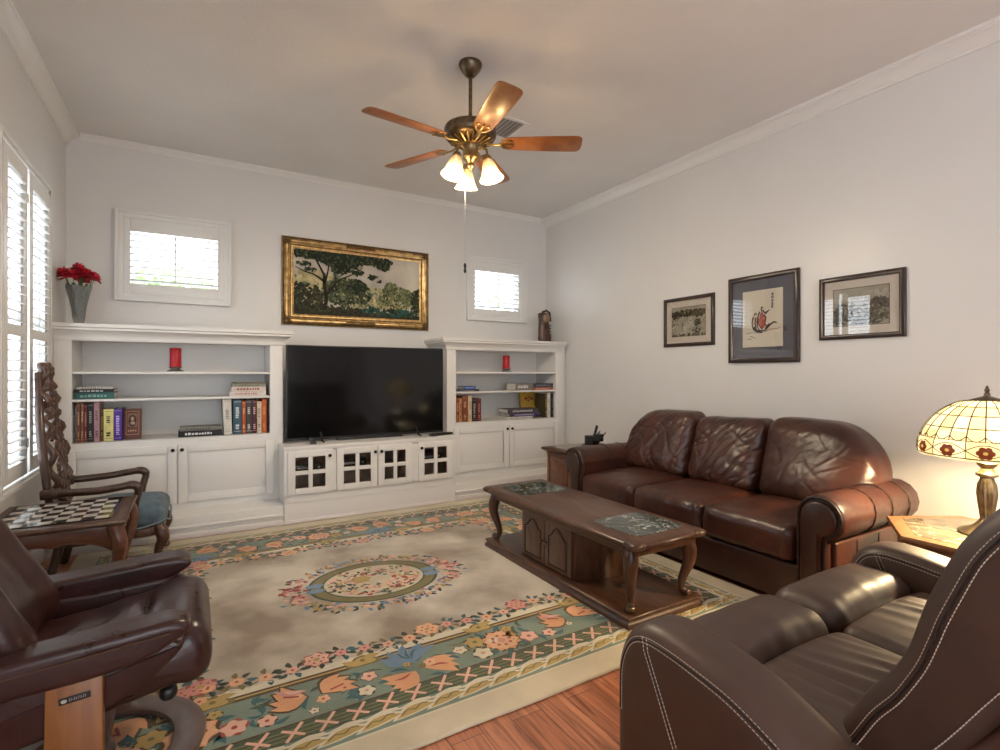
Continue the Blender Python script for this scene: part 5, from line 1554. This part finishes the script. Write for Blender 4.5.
for sy in (-1, 1):
    mb = cabriole([(-.205, AY+sy*.200, .265), (-.180, AY+sy*.212, .235), (-.170, AY+sy*.218, .19), (-.192, AY+sy*.205, .13), (-.200, AY+sy*.20, .075), (-.178, AY+sy*.212, .033)], [.034, .038, .034, .024, .019, .026])
    lg = part('leg', mb, M_CARVE, ac)
    m = MB(); m.cushion(-.215, -.150, AY+sy*.212-.028, AY+sy*.212+.028, .0195, .055, .016, 1, 4); part('foot', m, M_CARVE, lg)
    mb = cabriole([(-.655, AY+sy*.205, .36), (-.665, AY+sy*.205, .22), (-.69, AY+sy*.21, .10), (-.715, AY+sy*.215, .0015)], [.024, .023, .021, .022]); part('leg', mb, M_CHAIRW, ac)
# back posts, leaning slightly to the wall
def backx(z): return -.680 - .095*max(0, (z-.36))/.86
for sy in (-1, 1):
    mb = MB(); P3 = [(backx(z)-.010, AY+sy*w, z) for z, w in ((.34, .210), (.48, .215), (.62, .220), (.80, .205), (.95, .165), (1.05, .12), (1.13, .085), (1.20, .06))]
    mb.tube(smooth_poly(P3, 4, closed=False), [.021]*20+[.018]*9, 8, flat=1.0); part('back_post', mb, M_CHAIRW, ac)
# pierced carved splat: scrolls and stems as one carved panel
m = MB()
def S3(y, z, d=0.0): return Vector((backx(z)+.012+d, AY+y, z))
outl_ = [(.055, .44), (.115, .50), (.155, .58), (.175, .68), (.172, .78), (.145, .87), (.098, .93), (.075, .98), (.105, 1.03), (.098, 1.09), (.06, 1.13), (.052, 1.18), (.03, 1.235), (0, 1.245)]
for sy in (-1, 1):
    m.tube([S3(sy*y, z, .018*math.sin(i)) for i, (y, z) in enumerate([(p.x, p.y) for p in smooth_poly(outl_, 4, closed=False)])], .019, 8)
rr = random.Random(21)
def scroll(y, z, r0, dirn, turns=1.3, d=.01, th=.010):
    pts = []
    for k in range(26):
        t = k/25; a = dirn + t*turns*2*PI; r_ = r0*(1-.82*t)
        pts.append(S3(y+r_*math.cos(a), z+r_*math.sin(a), d+.012*t))
    m.tube(pts, [th*(1-.35*k/25) for k in range(26)], 6)
for y, z, r0 in ((.075, .56, .055), (.09, .68, .062), (.085, .79, .055), (.055, .87, .045), (.05, 1.03, .042), (.035, 1.12, .03), (.05, .49, .035)):
    scroll(y, z, r0, .4); scroll(-y, z, r0, PI-.4, -1.3)
m.tube([S3(.012*math.sin(k*1.1), .44+.74*k/24, .014+.006*math.cos(k)) for k in range(25)], .016, 7)
for k in range(80):
    z = rr.uniform(.48, 1.2); wmax = .15*math.sin(PI*min(1, max(0.08, (z-.42)/.56))) if z < .94 else .07
    y = rr.uniform(-wmax, wmax); c = S3(y, z, .012+rr.uniform(0, .012)); r_ = rr.uniform(.006, .014)
    m.cushion(c.x-r_*.7, c.x+r_*.7, c.y-r_, c.y+r_, c.z-r_*1.3, c.z+r_*1.3, r_*.65, 1, 3)
sp_ = part('carved_splat_pattern', m, M_CARVE, ac)
m = MB(); m.cushion(backx(1.22)-.012, backx(1.22)+.045, AY-.055, AY+.055, 1.185, 1.245, .022, 4, 4, disp=lambda u, p, n: n*.008*nz((p.x, p.y, p.z), 40, 1)); part('crest', m, M_CARVE, ac)
m = MB(); m.rbox(-.722, -.662, AY-.225, AY+.225, .405, .455, .012); part('lower_back_rail', m, M_CARVE, ac)
for sy in (-1, 1):
    yb = AY+sy*.222; ya = AY+sy*.262
    mb = MB()
    pts = smooth_poly([Vector(p) for p in ((-.700, yb, .522), (-.60, yb+sy*.012, .521), (-.48, ya, .524), (-.38, ya+sy*.006, .535), (-.325, ya, .541), (-.298, ya, .530), (-.290, ya, .505), (-.298, ya-sy*.004, .47), (-.310, AY+sy*.245, .41), (-.315, AY+sy*.232, .33))], 5, closed=False)
    n = len(pts)
    mb.tube(pts, [.022 if i < n*.4 else .025 if i < n*.62 else .021 for i in range(n)], 8, up=None); part('arm', mb, M_CHAIRW, ac)
    m = MB(); m.rbox(-.742, -.660, yb-.026, yb+.026, .494, .550, .010); part('arm_block', m, M_CHAIRW, ac)

# ================================================================ PICTURES
def lcol(name, c, var=.15, scale=12): return plain(name, srgb(*c), .75, var=var, vscale=scale, spec=.2)
def picture(name, label, cat, M, W, Hh, fw, dep, fm, mat_w, matm, art, glass=True, steps=None, mat_lip=None):
    o = M @ Vector((W/2, Hh/2, dep/2))
    rt = thing(name, label, cat, o)
    m = MB(); m.T = M
    prof = steps or [(0, 0), (0, dep*.8), (fw*.15, dep), (fw*.75, dep), (fw*.85, dep*.85), (fw, dep*.75), (fw, 0)]
    m.grid([[(a, a, w), (W-a, a, w), (W-a, Hh-a, w), (a, Hh-a, w)] for a, w in prof] + [[(0, 0, 0), (W, 0, 0), (W, Hh, 0), (0, Hh, 0)]], 0, False, closed_u=True)
    fr = part('frame', m, fm, rt)
    m = MB(); m.T = M; m.box(fw*.6, W-fw*.6, fw*.6, Hh-fw*.6, .002, dep*.35); part('backing_board', m, matm or M_FRAME, rt)
    iw, ih = W-2*fw-2*mat_w, Hh-2*fw-2*mat_w
    MI = M @ Matrix.Translation((fw+mat_w, fw+mat_w, dep*.35+.001))
    m = MB(); m.T = MI
    mats = art(m, iw, ih)
    part('artwork', m, mats, rt, weld=False)
    if glass:
        m = MB(); m.T = M; m.box(fw*.8, W-fw*.8, fw*.8, Hh-fw*.8, dep*.60, dep*.66); part('glass', m, M_GLASSP, rt)
    return rt, fr
def fol(m, rr, cx, cy, rx, ry, n, mats, s0, s1, z0, lim):
    for k in range(n):
        a = rr.uniform(0, 2*PI); q = math.sqrt(rr.random()); x, y = cx+rx*q*math.cos(a), cy+ry*q*math.sin(a)
        s_ = rr.uniform(s0, s1); ang = rr.uniform(0, PI); pts = []
        for j in range(7):
            g = 2*PI*j/7; r_ = s_*rr.uniform(.55, 1.1); px_, py_ = r_*math.cos(g), r_*.55*math.sin(g)
            X, Y_ = x+px_*math.cos(ang)-py_*math.sin(ang), y+px_*math.sin(ang)+py_*math.cos(ang)
            pts.append((max(0, min(lim[0], X)), max(0, min(lim[1], Y_)), z0 + k*1.2e-6))
        m.poly(pts, rr.choice(mats))
def sheet(m, w, h, fn, nx, ny, z, mats_n=None):
    pass
def branch(m, pts, w0, w1, z, mat):
    P3 = smooth_poly([Vector((x, y)) for x, y in pts], 5, closed=False); n = len(P3)
    for i in range(n-1):
        a, b_ = P3[i], P3[i+1]; t = (b_-a).normalized(); nn = Vector((-t.y, t.x)); wa = w0+(w1-w0)*i/n; wb = w0+(w1-w0)*(i+1)/n
        m.poly([(*(a+nn*wa), z), (*(a-nn*wa), z), (*(b_-nn*wb), z), (*(b_+nn*wb), z)], mat)
def sky_band(name, c_lo, c_hi, axis_scale):
    """painted sky: soft noise between two paint colours"""
    m, nt, b = new_mat(name)
    vec = coords(nt)
    col, f = mix_noise(nt, srgb(*c_lo), srgb(*c_hi), axis_scale, vec, 5, .3, .7, .6)
    nt.links.new(col, b.inputs['Base Color']); b.inputs['Roughness'].default_value = .6; b.inputs['Specular IOR Level'].default_value = .25
    return m
def landscape_oil(m, w, h):
    rr = random.Random(8); lim = (w, h)
    mats = [sky_band('oil_sky', (160, 150, 142), (204, 196, 180), 3), lcol('oil_dark_green', (38, 44, 34), .3, 30), lcol('oil_mid_green', (70, 76, 52), .3, 30), lcol('oil_light_green', (126, 126, 84), .25, 30), lcol('oil_trunk', (44, 38, 32), .25), lcol('oil_umber', (58, 52, 40), .3, 25), lcol('oil_teal', (44, 84, 78), .3, 25), lcol('oil_cream', (186, 172, 132), .2, 25), lcol('oil_pale_yellow', (168, 158, 112), .2), lcol('oil_grey_green', (104, 110, 92), .2)]
    m.box(0, w, 0, h, -.001, .0005, 0)
    z = .0008
    fol(m, rr, .20*w, .46*h, .24*w, .20*h, 240, [8, 7, 9, 7], .02, .06, z, lim); z += .0004
    fol(m, rr, .62*w, .34*h, .20*w, .14*h, 120, [8, 7, 9], .02, .05, z, lim); z += .0004
    fol(m, rr, .52*w, .24*h, .22*w, .09*h, 220, [8, 7, 3, 9], .012, .035, z, lim); z += .0004
    fol(m, rr, .80*w, .34*h, .15*w, .19*h, 360, [3, 9, 2, 3, 2], .010, .030, z, lim); z += .0004
    fol(m, rr, .755*w, .50*h, .055*w, .11*h, 160, [3, 2, 9, 2], .010, .025, z, lim); z += .0004
    fol(m, rr, .90*w, .36*h, .07*w, .12*h, 140, [3, 2, 9], .010, .025, z, lim); z += .0004
    fol(m, rr, .40*w, .38*h, .19*w, .22*h, 520, [1, 2, 2, 9, 2], .010, .032, z, lim); z += .0004
    fol(m, rr, .47*w, .48*h, .08*w, .12*h, 240, [1, 2, 1], .010, .026, z, lim); z += .0004
    fol(m, rr, .975*w, .30*h, .05*w, .22*h, 140, [1, 2, 1], .012, .03, z, lim); z += .0004
    fol(m, rr, .06*w, .24*h, .15*w, .24*h, 330, [1, 5, 2, 5], .012, .038, z, lim); z += .0004
    m.poly([(0, 0, z), (w, 0, z), (w, .07*h, z), (.75*w, .09*h, z), (.5*w, .08*h, z), (.35*w, .13*h, z), (.2*w, .12*h, z), (0, .10*h, z)], 5); z += .0004
    fol(m, rr, .25*w, .10*h, .28*w, .05*h, 160, [5, 1, 5, 2], .012, .035, z, lim); z += .0004
    fol(m, rr, .75*w, .10*h, .25*w, .06*h, 120, [6, 6, 1, 2], .012, .035, z, lim); z += .0004
    fol(m, rr, .56*w, .14*h, .08*w, .05*h, 70, [6, 1, 6], .010, .025, z, lim); z += .0004
    fol(m, rr, .48*w, .17*h, .09*w, .03*h, 60, [7, 8, 9], .008, .02, z, lim); z += .0004
    fol(m, rr, .78*w, .20*h, .12*w, .03*h, 70, [8, 7, 3, 2], .006, .018, z, lim); z += .0004
    branch(m, [(.22*w, .08*h), (.235*w, .25*h), (.22*w, .5*h), (.22*w, .62*h), (.17*w, .82*h), (.12*w, .98*h)], .020, .005, z, 4)
    branch(m, [(.222*w, .52*h), (.15*w, .62*h), (.08*w, .66*h), (.01*w, .72*h)], .010, .003, z, 4)
    branch(m, [(.225*w, .5*h), (.25*w, .72*h), (.26*w, .97*h)], .010, .003, z, 4)
    branch(m, [(.24*w, .33*h), (.33*w, .56*h), (.42*w, .66*h), (.52*w, .80*h)], .010, .003, z, 4)
    branch(m, [(.30*w, .5*h), (.31*w, .68*h), (.35*w, .85*h)], .007, .002, z, 4); z += .0004
    for cx, cy, rx, ry, n in ((.08, .95, .10, .08, 190), (.22, .94, .12, .10, 260), (.32, .90, .12, .14, 360), (.42, .90, .12, .13, 330), (.52, .94, .10, .09, 200), (.64, .93, .11, .07, 180), (.69, .86, .05, .08, 100), (.34, .74, .07, .08, 110), (.07, .78, .05, .03, 25), (.12, .70, .04, .02, 18), (.60, .66, .035, .035, 30), (.655, .60, .012, .015, 8), (.47, .72, .05, .06, 45), (.74, .93, .03, .03, 20)):
        fol(m, rr, cx*w, cy*h, rx*w, ry*h, n, [1, 1, 2, 1], .010, .026, z, lim); z += .0002
    return mats
GS = [(0, 0), (0, .028), (.008, .036), (.016, .034), (.022, .044), (.034, .050), (.046, .047), (.054, .038), (.062, .034), (.070, .030), (.074, .026), (.082, .028), (.090, .024), (.098, .020), (.104, .018), (.104, 0)]
pt_, pfr = picture('framed_painting', 'wide gilt-framed oil landscape of trees above the television', 'painting', back_M(.677, 1.645, YB-.002), 1.436, .812, .104, .05, M_GOLD, 0, None, landscape_oil, False, GS)
Mp = back_M(.677, 1.645, YB-.002)
m = MB(); m.T = Mp
W_, H_ = 1.436, .812
for a, w, r_ in ((.012, .036, .006), (.074, .029, .004)):
    m.tube([(a, a, w), (W_-a, a, w), (W_-a, H_-a, w), (a, H_-a, w), (a, a, w)], r_, 6)
part('bead_moulding', m, M_GOLDD, pfr)
def orn(cx, cy, ang):
    m = MB(); m.T = Mp
    for k in range(7):
        a = ang + (k-3)*.42
        m.tube([(cx, cy, .045), (cx+.032*math.cos(a), cy+.032*math.sin(a), .053), (cx+.056*math.cos(a), cy+.056*math.sin(a), .044)], [.009, .008, .003], 6)
    m.cushion(cx-.014, cx+.014, cy-.014, cy+.014, .040, .060, .009, 1, 3)
    part('corner_ornament', m, M_GOLDD, pfr)
for cx, cy, an in ((.035, .035, PI/4), (W_-.035, .035, 3*PI/4), (W_-.035, H_-.035, 5*PI/4), (.035, H_-.035, 7*PI/4)): orn(cx, cy, an)
for cx, cy in ((W_/2, .035), (W_/2, H_-.035)):
    m = MB(); m.T = Mp
    for sg in (-1, 1):
        for k in range(5): m.tube([(cx+sg*k*.028, cy, .046), (cx+sg*(k*.028+.018), cy+.014, .053), (cx+sg*(k*.028+.034), cy+.002, .046)], [.006, .007, .003], 6); m.tube([(cx+sg*k*.028, cy, .046), (cx+sg*(k*.028+.018), cy-.014, .053), (cx+sg*(k*.028+.034), cy-.002, .046)], [.006, .007, .003], 6)
    part('side_ornament', m, M_GOLDD, pfr)

def mono_landscape(seed, trees, ground):
    def art(m, w, h):
        rr = random.Random(seed); lim = (w, h)
        mats = [sky_band('print_sky', (140, 132, 118), (160, 152, 136), 6), lcol('print_ink', (52, 46, 38), .3, 40), lcol('print_shade', (86, 80, 66), .25, 40), lcol('print_mist', (146, 140, 124), .15), lcol('print_pale', (166, 160, 144), .15), lcol('print_edge', (60, 52, 44), .1)]
        m.box(0, w, 0, h, -.0008, .0002, 5); m.box(.004, w-.004, .004, h-.004, 0, .0005, 0)
        z = .0009
        for (cx, cy, rx, ry, n, ms_, s0, s1) in trees: fol(m, rr, cx*w, cy*h, rx*w, ry*h, n, ms_, s0, s1, z, lim); z += .0003
        return mats
    return art
p1 = mono_landscape(3, [(.5, .78, .55, .10, 200, [1, 2, 2], .008, .022), (.2, .72, .2, .12, 120, [1, 2], .006, .016), (.8, .74, .22, .12, 130, [1, 1, 2], .006, .018), (.5, .50, .5, .12, 120, [3, 3, 4, 2], .010, .03), (.5, .25, .5, .24, 160, [3, 4, 4], .012, .035), (.78, .42, .10, .13, 70, [1, 2], .005, .014), (.1, .42, .12, .08, 50, [2, 3], .006, .014), (.75, .20, .12, .10, 50, [1, 2, 3], .005, .014), (.5, .05, .5, .04, 60, [2, 1], .006, .016)], 0)
p3 = mono_landscape(5, [(.5, .75, .5, .15, 40, [3, 4], .012, .03), (.84, .50, .15, .20, 170, [1, 2, 2], .006, .018), (.78, .28, .20, .22, 220, [1, 2, 2, 3], .006, .018), (.55, .35, .10, .20, 90, [1, 2, 3], .006, .016), (.25, .40, .20, .22, 140, [2, 3, 1], .007, .018), (.5, .12, .5, .10, 160, [1, 2, 2, 3], .006, .018), (.10, .30, .08, .25, 60, [2, 1], .006, .016)], 0)
M_MAT = plain('cream_mat_board', srgb(196, 186, 174), .8, var=.02)
M_MATB = plain('slate_mat_board', srgb(82, 82, 92), .8, var=.05)
picture('framed_print', 'small black-framed sepia print of a lakeside, first in the row over the sofa', 'picture', right_M(3.245, 1.430, XR-.002), .522, .427, .030, .022, M_FRAME, .055, M_MAT, p1)
picture('framed_print', 'black-framed sepia print of leafy trees hung nearest the lit lamp', 'picture', right_M(1.900, 1.419, XR-.002), .492, .413, .032, .024, M_FRAME, .052, M_MAT, p3)
def brush(m, w, h):
    mats = [plain('rice_paper', srgb(206, 196, 178), .85, var=.02), lcol('brush_ink', (58, 52, 50), .3, 40), lcol('brush_wash_red', (170, 86, 72), .3, 40), lcol('brush_grey', (120, 112, 102), .3, 40), lcol('brush_flesh', (206, 176, 150), .1)]
    m.box(0, w, 0, h, -.0008, .0004, 0)
    z = [.0008]
    def st(pts, a, b_, mat): branch(m, [(x*w, y*h) for x, y in pts], a, b_, z[0], mat); z[0] += .00012
    # red robe washes
    m.poly([(x*w, y*h, z[0]) for x, y in ((.44, .36), (.50, .30), (.58, .36), (.60, .46), (.54, .56), (.50, .63), (.45, .58), (.42, .48))], 2); z[0] += .0002
    m.poly([(x*w, y*h, z[0]) for x, y in ((.30, .34), (.36, .30), (.38, .42), (.36, .52), (.32, .56), (.28, .52), (.27, .42))], 4); z[0] += .0002
    for p_ in (((.44, .62), (.40, .52), (.42, .40), (.50, .30)), ((.52, .64), (.58, .58), (.62, .60), (.68, .64)), ((.50, .62), (.48, .68), (.50, .70), (.53, .67)), ((.54, .56), (.60, .50), (.56, .44)), ((.28, .54), (.25, .44), (.27, .34), (.34, .29), (.44, .27)), ((.30, .56), (.34, .60), (.37, .57)), ((.40, .54), (.38, .44), (.40, .34), (.46, .28)), ((.56, .40), (.62, .36), (.66, .34)), ((.34, .52), (.33, .42), (.36, .33))):
        st(p_, .006, .003, 1)
    for p_ in (((.30, .36), (.36, .30), (.46, .28), (.58, .29)), ((.28, .33), (.38, .27), (.52, .25)), ((.58, .30), (.70, .38), (.80, .42), (.86, .40)), ((.60, .32), (.68, .40)), ((.56, .58), (.66, .62))):
        st(p_, .009, .004, 1)
    for p_ in (((.10, .24), (.25, .26), (.40, .24)), ((.20, .20), (.30, .17), (.34, .15)), ((.55, .26), (.70, .30), (.85, .30), (.95, .33)), ((.12, .14), (.20, .15), (.24, .13))):
        st(p_, .003, .0015, 3)
    for k, y in enumerate((.90, .845, .79, .735, .68)):
        cx = .76
        for (a, b_, c, d) in (((-.03, .02, .03, .022), (0, .03, -.01, -.02), (-.025, -.005, .025, 0), (-.02, -.02, .03, -.018)), ((-.02, .025, -.025, -.02), (-.02, .02, .025, .02), (.02, .02, .022, -.02), (-.02, -.004, .02, -.002)), ((-.03, .01, .03, .012), (0, .028, .002, -.022), (-.02, -.02, -.002, 0), (.02, -.02, .004, 0)), ((-.025, .022, .02, .024), (-.02, 0, .025, .004), (-.03, -.022, .03, -.02), (0, .024, 0, -.02)), ((-.02, .02, .02, .01), (.01, .028, -.02, -.02), (-.01, 0, .028, -.022), (-.03, 0, .0, .006)))[k]:
            st(((cx+a, y+b_*.8), (cx+(a+c)/2, y+(b_+d)*.4), (cx+c, y+d*.8)), .0028, .0018, 1)
    return mats
picture('framed_print', 'tall black-framed brush drawing with red robes and a dark slate mat', 'picture', right_M(2.588, 1.277, XR-.002), .552, .662, .036, .026, M_FRAME, .082, M_MATB, brush)

# ================================================================ CEILING FAN
FC0 = Vector((1.415, 2.740, 0)); FC = Vector((1.415, 2.740, 0.024))
fan = thing('ceiling_fan', 'five-bladed ceiling fan in antique brass with three lit bell glass shades', 'fan', (FC.x, FC.y, 3.05))
m = MB(); m.lathe([(0, 3.049), (.068, 3.049), (.070, 3.042), (.066, 3.026), (.054, 3.004), (.036, 2.982), (.020, 2.968), (0, 2.966)], FC0, 28); part('canopy', m, M_BRONZE, fan)
m = MB(); m.lathe([(0, 2.960), (.011, 2.960), (.011, 2.68), (.022, 2.675), (.022, 2.655), (0, 2.655)], FC, 14); part('downrod', m, M_BRONZE, fan)
m = MB(); m.lathe([(0, 2.660), (.060, 2.660), (.118, 2.654), (.150, 2.640), (.156, 2.628), (.154, 2.590), (.148, 2.578), (.128, 2.566), (.095, 2.556), (0, 2.550)], FC, 44); part('motor_housing', m, M_BRONZE, fan)
m = MB()
for k in range(20):
    a = 2*PI*k/20
    m.tube([FC+Vector((.062*math.cos(a), .062*math.sin(a), 2.540)), FC+Vector((.100*math.cos(a), .100*math.sin(a), 2.552)), FC+Vector((.132*math.cos(a), .132*math.sin(a), 2.563))], [.006, .0075, .004], 6)
m.lathe([(.04, 2.548), (.064, 2.546), (.066, 2.538), (.05, 2.532), (.04, 2.532)], FC, 28); part('motor_grille', m, M_BRASS, fan)
m = MB(); m.lathe([(0, 2.535), (.048, 2.535), (.050, 2.525), (.046, 2.515), (.046, 2.470), (.050, 2.462), (.044, 2.450), (.026, 2.438), (.020, 2.425), (.024, 2.418), (.020, 2.404), (.010, 2.396), (.006, 2.384), (0, 2.380)], FC, 28); part('light_fitter', m, M_BRASS, fan)
BZ = 2.572
for deg in (187, 260, 330, 43, 116.5):
    a = R(deg)
    Mb = Matrix.Translation((FC.x, FC.y, BZ)) @ Matrix.Rotation(a, 4, 'Z') @ Matrix.Rotation(R(-12), 4, 'X')
    m = MB(); m.T = Mb
    ol = smooth_poly([(.205, -.050), (.30, -.060), (.48, -.068), (.62, -.071), (.655, -.060), (.665, -.03), (.665, .03), (.655, .060), (.62, .071), (.48, .068), (.30, .060), (.205, .050), (.190, .03), (.186, 0), (.190, -.03)], 4)
    m.prism(ol, 'z', -.003, .0035, .0015, 2, smooth=False)
    bl_ = part('blade', m, M_BLADE, fan)
    m = MB(); m.T = Mb
    m.tube([(.10, 0, -.004), (.145, 0, -.012), (.185, 0, -.010)], [.014, .011, .012], 8, flat=.5)
    for sg in (-1, 1):
        m.tube([(.175, 0, -.008), (.20, sg*.030, -.008), (.235, sg*.038, -.007), (.255, sg*.022, -.007)], [.010, .008, .007, .005], 6, flat=.5)
    m.tube([(.18, 0, -.008), (.225, 0, -.007), (.262, 0, -.007)], [.009, .008, .005], 6, flat=.5)
    for x, y in ((.235, .036), (.235, -.036), (.255, 0)): m.lathe([(0, -.014), (.005, -.013), (.006, -.008), (0, -.006)], (x, y, 0), 8)
    part('blade_iron', m, M_BRASS, bl_)
M_SHADE = lit_glass('frosted_bell_glass', (.80, .70, .54), (1.0, .84, .56), 0.28, .5, .45, tc=(.10, .085, .06))
M_BULBF = lit_glass('lit_bulb', (.9, .9, .8), (1.0, .85, .6), 1.6, .2)
yawv = R(59.4)   # heading of the far shade
for k, deg in enumerate((74.4, 194.4, 314.4)):
    a = R(deg); d = Vector((math.cos(a), math.sin(a), 0))
    top = FC + d*.105 + Vector((0, 0, 2.448)); ax = (Vector((0, 0, -1)) + d*.22).normalized()
    m = MB(); m.tube([FC+d*.04+Vector((0, 0, 2.500)), FC+d*.075+Vector((0, 0, 2.515)), FC+d*.100+Vector((0, 0, 2.500)), top+Vector((0, 0, .012))], .007, 8); arm_ = part('lamp_arm', m, M_BRASS, fan)
    zq = ax.to_track_quat('Z', 'Y').to_matrix().to_4x4()
    m = MB(); m.lathe([(0, -.012), (.022, -.012), (.026, 0), (.028, .016), (.022, .020), (0, .020)], top, 18, M=zq); part('shade_holder', m, M_BRASS, arm_)
    m = MB(); m.lathe([(.024, .010), (.030, .018), (.040, .045), (.048, .075), (.056, .100), (.068, .122), (.074, .130), (.070, .130), (.062, .118), (.052, .098), (.044, .073), (.036, .045), (.026, .018)], top, 30, M=zq); part('glass_shade', m, M_SHADE, arm_)
    m = MB(); m.lathe([(0, .02), (.012, .022), (.014, .040), (.024, .062), (.027, .080), (.020, .098), (0, .106)], top, 16, M=zq); part('bulb', m, M_BULBF, arm_)
    lamp_light('fan_light', top+ax*.128, 14.0, (1.0, .85, .62), .03, fan)
pc = FC + Vector((-.030, .012, 0))
m = MB(); m.tube([pc+Vector((0, 0, 2.44)), pc+Vector((0, 0, 1.83))], .0010, 6); ch_ = part('pull_chain', m, M_SILVER, fan)
m = MB(); m.lathe([(0, 1.772), (.007, 1.774), (.009, 1.785), (.006, 1.80), (.009, 1.815), (.006, 1.83), (0, 1.832)], pc, 12); part('chain_pull', m, M_BLACK, ch_)

# ceiling vent
vt = thing('ceiling_vent', 'white slatted air vent in the ceiling behind the fan', 'vent', (1.98, 3.32, 3.05))
vx0, vx1, vy0, vy1 = 1.83, 2.13, 3.16, 3.48
m = MB()
for a, b_, c, d in ((vx0, vx1, vy0, vy0+.03), (vx0, vx1, vy1-.03, vy1), (vx0, vx0+.03, vy0+.03, vy1-.03), (vx1-.03, vx1, vy0+.03, vy1-.03)): m.rbox(a, b_, c, d, 3.040, 3.0495, .003)
part('frame', m, M_TRIM, vt)
m = MB(); m.box(vx0+.03, vx1-.03, vy0+.03, vy1-.03, 3.047, 3.0495); part('duct', m, plain('duct_grey', (.30, .30, .30), .7), vt)
m = MB()
for k in range(7):
    x = vx0+.038+k*.034; m.grid([[(x, y, 3.036), (x+.014, y, 3.0475), (x+.018, y, 3.0475), (x+.004, y, 3.036)] for y in (vy0+.03, vy1-.03)], 0, False, closed_u=True, cap=True)
part('louvre_slat_pattern', m, M_TRIM, vt)

# ================================================================ OUTSIDE
def tree(label, x, y, z0, h, r, n, seed):
    rt = thing('tree', label, 'tree', (x, y, z0), 'trees outside the windows')
    rr = random.Random(seed)
    m = MB(); m.tube([(x, y, z0), (x+.1, y, z0+h*.4), (x-.05, y, z0+h*.8)], [.12, .09, .04], 8); part('trunk', m, M_CHAIRW, rt)
    m = MB()
    for k in range(n):
        v = Vector((rr.gauss(0, 1), rr.gauss(0, 1), rr.gauss(0, 1))).normalized()*(rr.random()**.4)
        c = Vector((x, y, z0+h)) + Vector((v.x*r, v.y*r, v.z*r*.7)); s_ = rr.uniform(.05, .12)
        u = Vector((rr.gauss(0, 1), rr.gauss(0, 1), rr.gauss(0, 1))).normalized(); w = u.orthogonal().normalized()
        m.poly([c+u*s_, c+w*s_*.5, c-u*s_, c-w*s_*.5])
    part('foliage', m, plain('sunny_leaf', (.36, .50, .24), .6, var=.3, vscale=3), rt, weld=False)
tree('leafy green tree outside the wider small window', -.35, 10.5, -.3, 2.85, .75, 700, 1)
tree('leafy green tree outside the smaller window by the corner', 6.3, 10.8, -.3, 3.3, .55, 160, 2)
